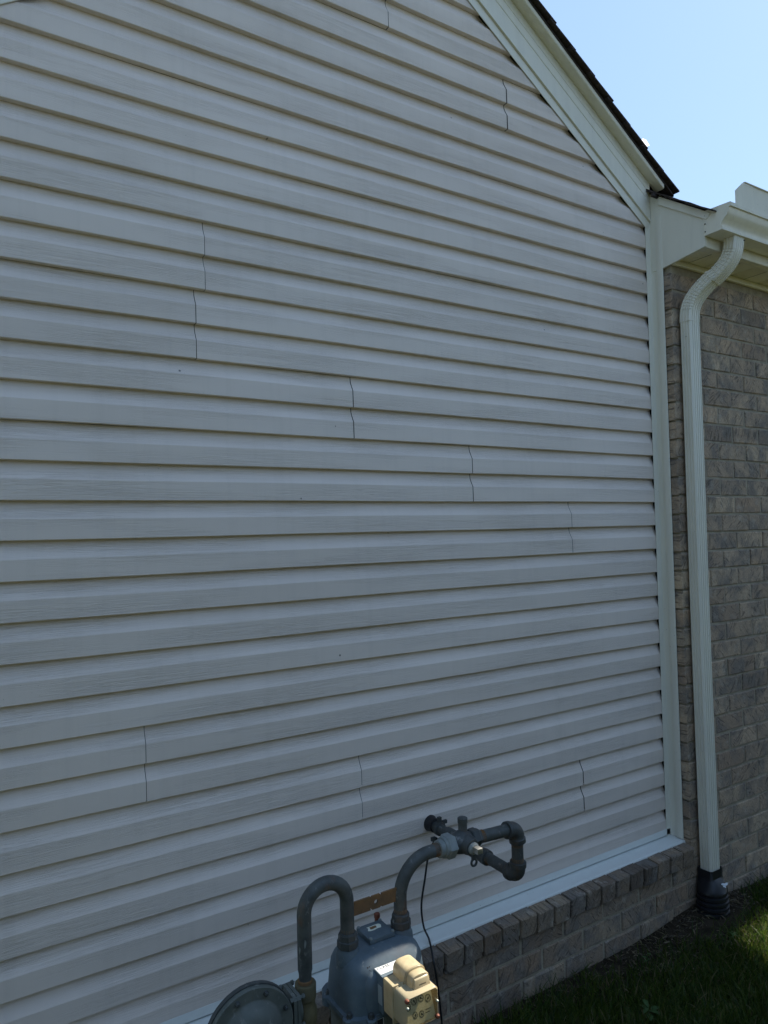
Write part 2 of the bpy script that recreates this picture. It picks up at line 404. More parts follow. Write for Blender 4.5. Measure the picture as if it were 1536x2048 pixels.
def rake_strip(name, prof, mat, xlow=2.657, both=True, parent=None):
    """prof (offset perpendicular to the rake, y), one object per slope"""
    for sgn in ((1, -1) if both else (1,)):
        V, F = [], []; n = len(prof); m = 14
        for i in range(m+1):
            for o_, y in prof:
                xx = CX + (xlow(o_) - CX)*i/m if callable(xlow) else CX + (xlow-CX)*i/m
                z = 1.203 + RS*(2.657-xx) + o_/CR
                V.append((xx if sgn > 0 else 2*CX-xx, y, z))
        for i in range(m):
            for j in range(n-1):
                q = (i*n+j, i*n+j+1, (i+1)*n+j+1, (i+1)*n+j); F.append(q if sgn > 0 else q[::-1])
        autosmooth(mesh(name, V, F, mat, parent or siding_wall), 30)
rake_strip('rake_trim', [(.0025, -.0230), (0, -.0242), (.0015, -.0257), (.035, -.0257), (.0365, -.0165), (.0365, -.010)], M['trim'], lambda o_: 2.653+.02*o_/.036)
roof = mesh('roof', [(0, 0, 0)], [], M['shingle'], house)
rake_strip('rake_frieze', [(.0355, -.012), (.0365, -.034), (.104, -.0345), (.107, -.031), (.110, -.0345), (.140, -.0345), (.142, -.032), (.144, -.0345), (.178, -.0350)], M['trim'], lambda o_: XW-.002, parent=roof)
rake_strip('rake_moulding', [(.1765, -.031), (.1745, -.039), (.1730, -.047), (.1728, -.058), (.1730, -.070), (.1738, -.0765), (.1765, -.079), (.1895, -.079)], M['gutter'], lambda o_: 2.712, parent=roof)

XE = 5.05
# roof decks and shingle courses
def roof_deck():
    b = MB(); o0, o1 = .190, .1975
    for sgn in (1, -1):
        lo = 2.775
        P = []
        for xx in (CX, lo):
            for o_ in (o0, o1):
                z = 1.203 + RS*(2.657-xx) + o_/CR; P.append((xx if sgn > 0 else 2*CX-xx, z))
        V = [(x, y, z) for x, z in P for y in (-.082, 3.6)]
        b.add(V, [(0, 1, 5, 4), (2, 6, 7, 3), (0, 4, 6, 2), (1, 3, 7, 5), (0, 2, 3, 1), (4, 5, 7, 6)])
    b.build('roof_deck', M['shingle'], roof)
    b = MB()                                                                  # wing roof, rising away from the gutter
    zf = lambda y: 1.168 + (y+.305)*.70
    for dz in (0,):
        V = [(x, y, zf(y)+d) for x in (XW-.004, XE) for y in (-.335, 2.6) for d in (0, .007)]
        b.add(V, [(0, 1, 3, 2), (4, 6, 7, 5), (0, 4, 5, 1), (2, 3, 7, 6), (0, 2, 6, 4), (1, 5, 7, 3)])
    b.build('roof_deck', M['shingle'], roof)
    # gable-end shingles, one by one along the right rake
    th = math.atan(RS); dx, dz = math.cos(th), -math.sin(th); nx_, nz_ = math.sin(th), math.cos(th)
    L = (2.772-CX)/math.cos(th); e = .127; k = 0; s_ = .05
    while s_ < L:
        t0 = s_ - .03; t1 = min(s_ + e, L + .01)
        y0 = -.099 - .005*rng.random(); y1 = y0 + .33
        ox, oz = CX, 1.203 + RS*(2.657-CX) + .198/CR
        c = []
        for t, lift in ((t0, .001), (t1, .0075+.003*rng.random())):
            for h in (0, .0065):
                c.append((ox + dx*t + nx_*(lift+h), oz + dz*t + nz_*(lift+h)))
        V = [(x, y, z) for x, z in c for y in (y0, y1)]
        mesh('shingle', V, [(0, 1, 5, 4), (2, 6, 7, 3), (0, 4, 6, 2), (1, 3, 7, 5), (0, 2, 3, 1), (4, 5, 7, 6)], M['shingle'], roof)
        s_ += e
    # eave-end shingles of the wing, climbing from the gutter to the valley
    for i in range(4):
        ya = -.345 + .098*i; yb = ya + .125
        x0 = XW - .022 - .006*rng.random()
        V = [(x, y, zf(y)+.008+l+h) for x in (x0, x0+.31) for y, l in ((ya, .006), (yb, .0)) for h in (0, .0065)]
        mesh('shingle', V, [(0, 1, 3, 2), (4, 6, 7, 5), (0, 4, 5, 1), (2, 3, 7, 6), (0, 2, 6, 4), (1, 5, 7, 3)], M['shingle'], roof)
    # small drip corner where the two slopes meet
    MB().box(XW-.045, XW-.004, -.082, -.070, 1.322, 1.334).build('drip_edge', M['shingle'], roof)
roof_deck()

# eave box of the wing: end panel, fascia, soffit
XE = 5.05
eave = mesh('eave', [(0, 0, 0)], [], M['gutter'], house)
def eave_box():
    pts = [(-.030, 1.012), (-.030, 1.372), (-.075, 1.340), (-.288, 1.171), (-.288, 1.037), (-.086, 1.012)]
    V = [(x, y, z) for x in (XW, XW+.012) for y, z in pts]; n = len(pts)
    F = [tuple(range(n)), tuple(range(2*n-1, n-1, -1))] + [(i, n+i, n+(i+1) % n, (i+1) % n) for i in range(n)]
    bevel(mesh('end_panel', V, F, M['trim'], eave), .0012, 1)
    # crown strip under the wing shingles
    zf = lambda y: 1.168 + (y+.305)*.70
    q = [(-.078, zf(-.078)-.034), (-.078, zf(-.078)+.004), (-.318, zf(-.318)+.004), (-.318, zf(-.318)-.002), (-.300, zf(-.300)-.030)]
    V = [(x, y, z) for x in (XW-.007, XW-.0005) for y, z in q]; n = len(q)
    F = [tuple(range(n)), tuple(range(2*n-1, n-1, -1))] + [(i, n+i, n+(i+1) % n, (i+1) % n) for i in range(n)]
    bevel(mesh('crown_strip', V, F, M['trim'], eave), .001, 1)
    bevel(MB().box(XW+.012, XE, -.286, -.268, 1.036, 1.165).build('fascia_board', M['gutter'], eave), .002, 1)
    bevel(MB().box(XW+.012, XE, -.268, -.248, 1.036, 1.046).build('fascia_lip', M['gutter'], eave), .001, 1)
    # soffit panels, each a ribbed sheet with slits
    x = XW+.012; i = 0
    while x < 4.6:
        wd = .105; prof = []
        nr = 7
        for j in range(nr):
            a = x + wd*j/nr
            prof += [(a, 1.0405), (a+wd/nr*.45, 1.0405), (a+wd/nr*.55, 1.0460), (a+wd/nr*.9, 1.0460)] if i % 2 == 0 else [(a, 1.0405), (a+wd/nr*.9, 1.0405)]
        prof.append((x+wd-.003, 1.0405)); prof.append((x+wd-.002, 1.047))
        V = [(px, y, pz) for px, pz in prof for y in (-.268, -.112)]
        F = [(2*j, 2*j+1, 2*j+3, 2*j+2) for j in range(len(prof)-1)]
        mesh('soffit_panel', V, F, M['soffit'], eave); x += wd; i += 1
    bevel(MB().box(XW+.014, XE, -.134, -.118, 1.016, 1.0395).build('soffit_moulding', M['soffit'], eave), .003, 2)
eave_box()
V = [(x, y, z) for x in (XW+.016, XE-.02) for y, z in ((-.262, 1.0475), (-.262, 1.150), (2.4, 3.02), (2.4, 1.0475))]  # solid block added behind the soffit to stop light leaking through
mesh('eave_light_block', V, [(0, 1, 2, 3), (7, 6, 5, 4), (0, 4, 5, 1), (1, 5, 6, 2), (2, 6, 7, 3), (3, 7, 4, 0)], M['sheath'], eave)

# gutter
GP = [(-.2875, 1.182), (-.2875, 1.080), (-.290, 1.0775), (-.362, 1.0775), (-.366, 1.0785), (-.3665, 1.0885), (-.362, 1.0905), (-.362, 1.096), (-.367, 1.107), (-.377, 1.119), (-.388, 1.128), (-.394, 1.139), (-.397, 1.152), (-.3985, 1.157), (-.4060, 1.158), (-.4065, 1.1725), (-.4045, 1.1745), (-.396, 1.1735)]
def gutter():
    n = len(GP)
    V = [(x, y, z) for x in (XW-.0015, XE) for y, z in GP]
    F = [(i, i+1, n+i+1, n+i) for i in range(n-1)]
    g = autosmooth(mesh('gutter', V, F, M['gutter'], house), 28)
    e = [(y, z) for y, z in GP[:-1]]; e[0] = (-.2875, 1.180)
    V = [(x, y, z) for x in (XW-.0045, XW+.0005) for y, z in e]; n = len(e)
    F = [tuple(range(n)), tuple(range(2*n-1, n-1, -1))] + [(i, n+i, n+(i+1) % n, (i+1) % n) for i in range(n)]
    mesh('end_cap', V, F, M['gutter'], g)
    for z in (1.093, 1.125, 1.158):
        turned('rivet', (XW-.0075, -.2935, z), (XW-.003, -.2935, z), [(0, .0008), (.001, .0025), (.004, .003)], M['shingle'], g, 8)
    # splash guard standing behind the front lip, its near corner clipped
    s = [(2.716, 1.168), (2.716, 1.232), (2.768, 1.274), (3.42, 1.279), (3.46, 1.24), (3.46, 1.166)]
    V = [(x, y, z) for y in (-.3995, -.3975) for x, z in s]; n = len(s)
    F = [tuple(range(n)), tuple(range(2*n-1, n-1, -1))] + [(i, n+i, n+(i+1) % n, (i+1) % n) for i in range(n)]
    mesh('splash_guard', V, F, M['gutter'], g)
    V, F = box_vf(2.775, 3.41, -.4065, -.3975, 1.2765, 1.2785)
    mesh('guard_lip', V, F, M['gutter'], g)
gutter()

# downspout: ribbed rectangular tube with two crimped elbows
def bez(P, n):
    out = []
    for i in range(n+1):
        t = i/n; a = [Vector(p) for p in P]
        while len(a) > 1: a = [a[k]*(1-t)+a[k+1]*t for k in range(len(a)-1)]
        out.append(a[0])
    return out
def spout_section(wd, dp, rib=.0045):
    """closed outline (a across, b forwards) with ribs on the front and on the sides"""
    pts = []; c = .006
    h, d = wd/2, dp/2
    front = [(-h+c, d)]
    nr = 4
    for i in range(nr):
        x = -h + wd*(i+1)/(nr+1)
        front += [(x-.0034, d), (x-.0014, d-rib), (x+.0014, d-rib), (x+.0034, d)]
    front += [(h-c, d)]
    right = [(h, d-c)]
    for i in range(3):
        y = d - dp*(i+1)/4
        right += [(h, y+.004), (h-rib, y+.001), (h-rib, y-.001), (h, y-.004)]
    right += [(h, -d+c), (h-c, -d)]
    left = [(-a, b) for a, b in right[::-1]]
    return front + right + left
def downspout():
    XC = 2.7435; WD, DP = .068, .053; YC = -.1565
    ds = mesh('downspout', [(0, 0, 0)], [], M['spout'], house)
    sec = spout_section(WD, DP); n = len(sec)
    def run(name, path, sc, crimp=None):
        V, F = [], []
        m = len(path)
        for i, p in enumerate(path):
            t = (path[min(i+1, m-1)] - path[max(i-1, 0)]).normalized()
            side = Vector((1, 0, 0)); side = (side - side.dot(t)*t).normalized(); fw = t.cross(side)
            if fw.y > 0: fw = -fw
            k = sc * (crimp[i] if crimp else 1)
            for a, b in sec:
                kk = k
                V.append(p + side*a*kk + fw*b*(kk if b < 0 else sc))
        for i in range(m-1):
            for j in range(n): F.append((i*n+j, i*n+(j+1) % n, (i+1)*n+(j+1) % n, (i+1)*n+j))
        F.append(tuple(range(n-1, -1, -1))); F.append(tuple((m-1)*n+j for j in range(n)))
        return autosmooth(mesh(name, V, F, M['spout'], ds), 32 if name == 'pipe' else 16)
    # straight fall
    path = [Vector((XC + .0016*math.sin(z*3), YC, z)) for z in np.linspace(.785, -1.582, 30)]
    run('pipe', path, 1.0)
    # upper elbow leaves the gutter outlet, lower elbow meets the straight
    top = (2.806, -.331, 1.088); mid = Vector((2.779, -.247, .930)); bot = (XC, YC, .765)
    def crimped(pts, nc, lo, hi):
        """insert crimp grooves: pairs of narrow rings"""
        out, cr = [], []
        L = len(pts)-1
        for i in range(L):
            a, b = pts[i], pts[i+1]; out.append(a); cr.append(1.0)
            s_ = i/L
            if lo <= s_ <= hi:
                out += [a.lerp(b, .62), a.lerp(b, .74), a.lerp(b, .86)]; cr += [1.02, .92, 1.02]
        out.append(pts[-1]); cr.append(1.0); return out, cr
    a, ca = crimped(bez([top, (2.806, -.332, 1.03), (2.803, -.325, .985), mid], 13), 8, .25, .99)
    run('elbow', a, 1.03, ca)
    b, cb = crimped(bez([mid + Vector((.001, -.006, .010)), (2.757, -.171, .875), (XC, YC, .845), bot], 14), 8, .0, .75)
    run('elbow', b, 1.045, cb)
    turned('screw', (2.834, -.3615, 1.067), (2.834, -.356, 1.067), [(0, .001), (.0008, .003), (.004, .0034)], M['dark'], ds, 8)
    turned('screw', (XC-.036, -.161, .700), (XC-.033, -.161, .700), [(0, .001), (.0008, .0026), (.003, .003)], M['steel'], ds, 8)
    # pipe strap seen as a faint band
downspout()

# ------------------------------------------------------------------ brickwork
bw = MB()
bw.box(XW+.015, XE, -.1155, .30, -1.80, 1.044)
bw.box(-1.2, XW+.012, -.1155, .002, -1.80, -1.5055)
bw.box(-1.2, XW+.002, -.131, -.02, -1.503, -1.4560)
brick_wall = bw.build('brick_wall', M['mortar'], house)
def brick_mesh(lx, dy, lz, seed, mat='brick'):
    g = random.Random(seed); j = lambda a: g.uniform(-a, a)
    x, y, z = lx/2, dy/2, lz/2; c = .0035
    # front face lies at -y; chamfered, slightly uneven arrises; a middle row so the face can undulate
    xs = [-x, -x+c, -x*.4, x*.35, x-c, x]
    V = []; F = []
    for zi, zz in enumerate((-z, -z+c, z-c, z)):
        for xi, xx in enumerate(xs):
            rim = zi in (0, 3) or xi in (0, 5)
            V.append((xx + j(.0012), -y + (c*.9 if rim else 0) + j(.0013), zz + j(.0012)))
    for a in range(3):
        for b in range(5): F.append((a*6+b, a*6+b+1, (a+1)*6+b+1, (a+1)*6+b))
    k = len(V); V += [(-x, y, -z), (x, y, -z), (x, y, z), (-x, y, z)]
    F += [(0, k, k+1, 5, 4, 3, 2, 1), (18, 19, 20, 21, 22, 23, k+2, k+3), (0, 6, 12, 18, k+3, k), (5, k+1, k+2, 23, 17, 11), (k, k+3, k+2, k+1)]
    me = bpy.data.meshes.new('brick'); me.from_pydata(V, [], F); me.materials.append(M[mat]); me.update(); return me
BL, BH, BD = .1985, .0715, .092
STR = [brick_mesh(BL, BD, BH, i) for i in range(8)]
CRN = [brick_mesh(BD, BD, BH, 40+i) for i in range(4)]
ROWL = [brick_mesh(.0735, .115, .069, 60+i, 'brick_stained') for i in range(6)]
PLI = [brick_mesh(BL, BD, BH, 80+i, 'brick_plinth') for i in range(8)]
bwb = house.location
def put(me, x, y, z, name='brick', rot=(0, 0, 0)):
    o = bpy.data.objects.new(name, me); COL.objects.link(o); o.parent = brick_wall
    o.location = (x-bwb.x, y-bwb.y, z+GZ-bwb.z); o.rotation_euler = rot; return o
far = []
JZ = -1.507; CH = .0805
YB = -.120 + BD/2
def jit(a): return random.uniform(-a, a)
for row in range(-3, 32):
    zc = JZ + CH*row + CH/2
    if zc + BH/2 > 1.036: continue
    # wing wall, from the corner rightwards
    x = XW + .0062; first = True
    odd = row % 2
    while x < XE - .1:
        if row < 0: break
        if first and odd: ln, me = BD, random.choice(CRN)
        else: ln, me = BL, random.choice(STR)
        xc = x + ln/2
        if xc < 3.62: put(me, xc, YB + jit(.0018), zc + jit(.0008), rot=(jit(.006), jit(.004), jit(.006)))
        else: far.append((me, xc, YB, zc))
        x += ln + .0095; first = False
    if row < 0:                                   # plinth courses run on under the siding ledge
        xs = []
        xx = 2.129 if row == -1 else (2.229 if row == -2 else 2.129)
        a = xx - .2085*14
        while a < 4.2:
            xs.append(a + .104); a += .2085
        for xc in xs:
            if xc > 3.62 or xc < -.9: far.append((random.choice(STR), xc, YB, zc)); continue
            put(random.choice(PLI if xc < 2.75 else STR), xc, YB + jit(.0025), zc + jit(.001), rot=(jit(.008), jit(.004), jit(.008)))
x = 2.633; i = 0
while x > -.95:                                  # rowlock cap under the ledge, each brick laid on edge and sloped
    put(ROWL[i % 6], x, -.0835 + jit(.0025), -1.4795 + jit(.0015), rot=(R(4) + jit(.012), jit(.012), jit(.012)))
    x -= .0818; i += 1
V, F = [], []
for me, x, y, z in far:
    k = len(V); V += [(v.co.x+x, v.co.y+y, v.co.z+z) for v in me.vertices]; F += [tuple(q+k for q in p.vertices) for p in me.polygons]
fo = mesh('bricks_beyond', V, F, M['brick'], brick_wall); fo['kind'] = 'stuff'

# ------------------------------------------------------------------ black drain adapter under the downspout
def drain():
    o = empty('drain_pipe', (2.74, -.19, 0), 'black plastic drain adapter with paint splash at the foot of the white downspout', 'drain pipe')
    b = []
    def ring(cx, cy, z, a, bb, pw):
        P = []
        for k in range(28):
            t = 2*math.pi*k/28; c_, s_ = math.cos(t), math.sin(t); rr = (abs(c_)**pw+abs(s_)**pw)**(-1/pw)
            P.append((cx+a*rr*c_, cy+bb*rr*s_, z))
        return P
    rings = [ring(2.7435, -.1565, -1.548, .0385, .0305, 8), ring(2.7435, -.1565, -1.540, .0425, .0350, 8), ring(2.7435, -.1575, -1.574, .0430, .0360, 8),
             ring(2.742, -.161, -1.583, .0450, .0400, 6), ring(2.738, -.168, -1.604, .0560, .0480, 3.2), ring(2.736, -.171, -1.617, .0620, .0530, 2.4)]
    z = -1.618; rr = .063; c = [2.735, -.172]
    for i in range(6):
        for dz, dr in ((.003, .002), (.010, .0028), (.014, -.001), (.019, -.001)):
            rings.append(ring(c[0], c[1], z-dz, rr+dr, (rr+dr)*.86, 2))
        z -= .0185; rr += .0018; c[0] -= .004; c[1] -= .002
    V = [p for q in rings for p in q]; n = 28
    F = [(i*n+k, i*n+(k+1) % n, (i+1)*n+(k+1) % n, (i+1)*n+k) for i in range(len(rings)-1) for k in range(n)]
    autosmooth(mesh('corrugated_pipe', V, F, M['drain'], o), 35)
    # paint splash on the front shoulder
    P = []
    g = random.Random(3)
    for k in range(18):
        t = 2*math.pi*k/18; q = 1 + .45*math.sin(3*t+1)+.2*g.uniform(-1, 1)
        P.append((2.757+.017*q*math.cos(t), .0085*q*math.sin(t)))
    V = []
    for x, s_ in P: V.append((x, -.2060-.0065 + s_*.45, -1.598 + s_*1.0))
    V.append((2.757, -.2060-.0065-.001, -1.598))
    F = [(k, (k+1) % 18, 18) for k in range(18)]
    mesh('paint_splash', V, F, M['splash'], o)
drain()

# ------------------------------------------------------------------ gas meter set
gm = empty('gas_meter', (.93, -.448, 0), 'blue grey gas meter with grey pipes, regulator and yellowed index box before the siding', 'gas meter')
YM = -.448; RP = .0168
XI, XO, XWP = .733, 1.005, 1.410
XS = .849
def meter():
    # ---- body, lofted rounded rectangles
    def rr(cx, cy, hx, hy, z, pw=5, n=40):
        P = []
        for k in range(n):
            t = 2*math.pi*(k+.5)/n; c_, s_ = math.cos(t), math.sin(t); q = (abs(c_)**pw+abs(s_)**pw)**(-1/pw); P.append((cx+hx*q*c_, cy+hy*q*s_, z))
        return P
    def loft(name, rings, mat, parent, ang=38):
        n = len(rings[0]); V = [p for q in rings for p in q]
        F = [(i*n+k, i*n+(k+1) % n, (i+1)*n+(k+1) % n, (i+1)*n+k) for i in range(len(rings)-1) for k in range(n)]
        F += [tuple(range(n-1, -1, -1)), tuple((len(rings)-1)*n+k for k in range(n))]
        return autosmooth(mesh(name, V, F, mat, parent), ang)
    cx = .929
    body = loft('meter_body', [rr(cx, YM, hx*1.045, hy*1.02, z, p) for z, hx, hy, p in ((-1.250, .118, .090, 6), (-1.240, .1175, .0885, 6), (-1.2385, .1105, .0815, 4.5), (-1.215, .1085, .080, 4.2), (-1.185, .1065, .0785, 4), (-1.160, .1035, .076, 3.8), (-1.143, .0975, .0705, 3.5), (-1.131, .087, .061, 3.2), (-1.124, .072, .049, 3), (-1.1215, .050, .034, 3), (-1.1205, .02, .014, 2.5))], M['body'], gm, 60)
    loft('lower_case', [rr(cx, YM, hx, hy, z, p) for z, hx, hy, p in ((-1.455, .085, .06, 4), (-1.44, .100, .075, 4), (-1.36, .106, .080, 4.5), (-1.272, .1065, .0805, 5), (-1.270, .1175, .0895, 6), (-1.2515, .1185, .0905, 6))], M['bodylow'], gm, 50)
    # rounded front bulge under the index
    loft('front_cover', [[(cx+hx*(abs(math.cos(t))**4+abs(math.sin(t))**4)**(-.25)*math.cos(t), y, -1.208+hz*(abs(math.cos(t))**4+abs(math.sin(t))**4)**(-.25)*math.sin(t)) for t in [2*math.pi*(k+.5)/32 for k in range(32)]]
                         for y, hx, hz in ((-.47, .082, .070), (-.515, .080, .066), (-.530, .074, .060), (-.5365, .064, .050), (-.5375, .02, .015))], M['body'], gm, 60)
    # flange bolts
    for bx, by in ((-.112, -.060), (-.112, .045), (-.070, -.089), (.0, -.091), (.070, -.089), (.112, -.055), (.112, .045)):
        turned('flange_bolt', (cx+bx, YM+by, -1.2405), (cx+bx, YM+by, -1.226), [(0, .0092), (.002, .0092), (.002, .0068), (.009, .0068), (.0105, .005)], M['fit'], gm, 6)
        if abs(by) < .065:
            turned('flange_ear', (cx+bx*1.03, YM+by, -1.262), (cx+bx*1.03, YM+by, -1.24), [(0, .014), (.020, .014), (.0215, .0125)], M['body'], gm, 16)
        else:
            turned('flange_ear', (cx+bx, YM+by*1.03, -1.262), (cx+bx, YM+by*1.03, -1.24), [(0, .013), (.020, .013), (.0215, .0115)], M['body'], gm, 16)
    # top plate with sticker
    tp = bevel(MB().box(.9015, .9745, -.468, -.398, -1.1205, -1.1085).build('cover_plate', M['body'], gm), .0025, 2)
    bevel(MB().box(.906, .970, -.4635, -.4025, -1.1255, -1.1203).build('plate_rim', M['body'], gm), .001, 1)
    for sx in (.906, .970):
        for sy in (-.4635, -.4025):
            turned('plate_screw', (sx, sy, -1.1085), (sx, sy, -1.1050), [(0, .0045), (.0025, .0042), (.0034, .003)], M['union'], tp, 10)
    g = random.Random(5); st = []
    for k in range(14):
        t = 2*math.pi*k/14; q = 1 + g.uniform(-.18, .18); st.append((.940+.019*q*max(-1, min(1, 1.3*math.cos(t))), -.424+.009*q*max(-1, min(1, 1.3*math.sin(t))), -1.1080))
    mesh('sticker', st, [tuple(range(14))], M['brassless'] if 'brassless' in M else M['plate'], tp)
    mesh('sticker_print', [(x*.5+.940*.5-.003, y*.55-.424*.45+.001, -1.1076) for x, y, z in st], [tuple(range(14))], M['rust'], tp)
    # small rust capped post behind the plate
    turned('test_plug', (.968, -.392, -1.121), (.968, -.392, -1.10), [(0, .0065), (.016, .0065), (.0162, .0078), (.025, .0078), (.0265, .006)], M['rustcap'], gm, 12)
    # stencilled marks on the left shoulder (illegible in daylight: worn strokes only)
    # ---- nuts on the two hubs
    for x in (XS, XO):
        turned('hub', (x, YM, -1.150), (x, YM, -1.10), [(0, .031), (.022, .030), (.030, .0265), (.036, .0255)], M['body'], gm, 24)
        turned('swivel_nut', (x, YM, -1.1165), (x, YM, -1.075), [(0, .0225), (.002, .0245), (.004, .0265), (.020, .0265), (.0215, .0235), (.034, .0230), (.0385, .0205)], M['fit'], gm, 8, 25)
    # ---- pipes
    arch_r = (XS-XI)/2; xc = (XS+XI)/2; zt = -.9465-arch_r
    P = [(XI, YM, -1.165), (XI, YM, -1.140), (XI, YM, -1.130), (XI, YM, -1.05), (XI, YM, zt-.01)] + arc((xc, YM, zt), (-1, 0, 0), (0, 0, 1), arch_r, 0, 180, 18) + [(XS, YM, zt-.02), (XS, YM, -1.085)]
    tube('inlet_pipe', P, [.0150, .0150, .0172] + [RP+.0004]*(len(P)-3), M['pipe'], gm, 20)
    # paint chips on the inlet leg
    for (cz, ca, sz) in ((-1.062, 250, .010), (-1.078, 205, .008)):
        V = []
        for k in range(9):
            t = 2*math.pi*k/9; a = R(ca) + .28*sz/.01*math.cos(t)*.5*(1+.3*math.sin(2*t)); V.append((XI+(RP+.0010)*math.cos(a), YM+(RP+.0010)*math.sin(a), cz+sz*math.sin(t)*(1+.25*math.cos(3*t))))
        mesh('paint_chip', V, [tuple(range(9))], M['union'], gm)
    zb = -.951; br = .092
    P = [(XO, YM, -1.085), (XO, YM, zb-br)] + arc((XO+br, YM, zb-br), (-1, 0, 0), (0, 0, 1), br, 0, 90, 14)[1:] + [(1.120, YM, zb), (1.150, YM, zb)]
    tube('outlet_pipe', P, RP, M['pipe'], gm, 20)
    # rusty spacer bar between the legs, with a hole
    V, F = [], []; x0, x1, z0, z1, y0, y1 = XS+.010, XO-.012, -1.046, -1.0125, YM-.0035, YM+.0015
    hc = (.931, -1.0295); hr = .0055; nn = 16
    outer = []
    for k in range(nn):
        t = 2*math.pi*(k+.5)/nn; c_, s_ = math.cos(t), math.sin(t); q = 1/max(abs(c_)/1.0, abs(s_)/1.0)
        outer.append((hc[0]+c_*q*(.0168), hc[1]+s_*q*.0168))
    for y in (y0, y1):
        V += [(a, y, b) for a, b in outer]; V += [(hc[0]+hr*math.cos(2*math.pi*(k+.5)/nn), y, hc[1]+hr*math.sin(2*math.pi*(k+.5)/nn)) for k in range(nn)]
    for k in range(nn):
        k2 = (k+1) % nn
        F += [(k, k2, nn+k2, nn+k), (2*nn+k, 3*nn+k, 3*nn+k2, 2*nn+k2), (nn+k, nn+k2, 3*nn+k2, 3*nn+k), (k, 2*nn+k, 2*nn+k2, k2)]
    b = MB().add(V, F); b.box(x0, hc[0]-.0168, y0, y1, z0, z1).box(hc[0]+.0168, x1, y0, y1, z0, z1)
    b.build('spacer_bar', M['rust'], gm)
    # ---- union, plug valve
    turned('union_nut', (1.128, YM, zb), (1.20, YM, zb), [(0, .0200), (.001, .0225), (.014, .0235), (.0145, .0262), (.0215, .0275)], M['union'], gm, 24)
    turned('union_hex', (1.1495, YM, zb), (1.20, YM, zb), [(0, .0295), (.003, .0325), (.024, .0325), (.027, .0295)], M['union'], gm, 6, 20)
    valve = turned('valve_body', (1.176, YM, zb), (1.245, YM, zb), [(0, .0225), (.004, .0240), (.014, .0275), (.030, .0310), (.046, .0275), (.056, .0215), (.064, .0200)], M['fit'], gm, 24, 50)
    turned('valve_boss', (1.213, YM, zb), (1.213, YM-.07, zb-.004), [(0, .0265), (.030, .0250), (.036, .0215), (.043, .0205)], M['fit'], valve, 20)
    turned('valve_ring', (1.214, YM-.042, zb-.004), (1.214, YM-.07, zb-.0045), [(0, .0165), (.006, .0160), (.008, .0125), (.0095, .0125)], M['union'], valve, 18)
    st = MB().box(1.2055, 1.2230, YM-.073, YM-.049, zb-.0095, zb+.0055).build('valve_stem', M['steel'], valve); bevel(st, .0018, 2)
    # lock wing: ring below the stem
    c = Vector((1.213, YM-.046, zb-.040)); P = arc(c, (1, 0, 0), (0, 0, 1), .0088, 0, 360, 18)
    V, F = sweep_vf(P, .0032, 8, False); autosmooth(mesh('lock_eye', V, F, M['fit'], valve), 60)
    MB().box(1.2065, 1.2195, YM-.049, YM-.043, zb-.033, zb-.019).build('lock_tab', M['fit'], valve)
    turned('valve_plug', (1.217, YM+.004, zb+.018), (1.217, YM+.004, zb+.07), [(0, .0165), (.008, .0125), (.030, .0120), (.0305, .0138), (.043, .0138), (.0445, .0115)], M['pipe'], valve, 16)
    turned('coupling_hex', (1.2385, YM, zb), (1.28, YM, zb), [(0, .0245), (.003, .0265), (.021, .0265), (.024, .0235), (.031, .0215)], M['fit'], gm, 6, 20)
    XR = XWP; er = .026
    tube('cross_pipe', [(1.255, YM, zb-.002), (XR-er-.01, YM, zb-.009)], RP, M['pipe'], gm, 20)
    zu = zb - .010; zl = -1.098
    def elbow(P, mat=M['fit']):
        q = [Vector(p) for p in P]; d0 = (q[0]-q[1]).normalized(); d1 = (q[-1]-q[-2]).normalized()
        path = [q[0]+d0*.015, q[0]+d0*.0149, q[0]+d0*.003, q[0]+d0*.002] + q + [q[-1]+d1*.002, q[-1]+d1*.003, q[-1]+d1*.0149, q[-1]+d1*.015]
        rad = [.0195, .0238, .0242, .0222] + [.0216]*len(q) + [.0222, .0242, .0238, .0195]
        return tube('elbow', path, rad, mat, gm, 22, 50)
    elbow(arc((XR-er, YM, zu-er), (0, 0, 1), (1, 0, 0), er, 0, 90, 8))
    tube('riser_pipe', [(XR, YM, zu-er-.01), (XR, YM, zl+er+.01)], RP, M['fit'], gm, 20)
    elbow(arc((XR, YM+er, zl+er), (0, -1, 0), (0, 0, -1), er, 0, 90, 8))
    tube('wall_pipe', [(XR, YM+er+.01, zl), (XR, -.115, zl+.006), (XR, .02, zl+.010)], RP, M['fit'], gm, 20)
    turned('pipe_coupling', (XR, -.318, zl+.001), (XR, -.225, zl+.003), [(0, .0185), (.002, .0228), (.020, .0232), (.024, .0212), (.058, .0212), (.062, .0232), (.080, .0228), (.082, .0185)], M['fit'], gm, 22)
    turned('pipe_coupling', (XR, -.190, zl+.004), (XR, -.09, zl+.007), [(0, .0185), (.002, .0225), (.050, .0225), (.075, .0218), (.078, .0185)], M['fit'], gm, 22)
    cl = turned('ground_clamp', (XR, -.078, zl+.008), (XR, -.06, zl+.008), [(0, .0195), (.001, .0225), (.013, .0225), (.014, .0195)], M['fit'], gm, 18)
    MB().box(XR-.006, XR+.006, -.077, -.066, zl+.028, zl+.046).build('clamp_screw', M['fit'], cl)
    MB().box(XR+.012, XR+.030, -.075, -.067, zl+.020, zl+.031).build('clamp_screw', M['fit'], cl)
    MB().box(XR-.034, XR-.018, -.075, -.067, zl-.026, zl-.014).build('clamp_screw', M['fit'], cl)
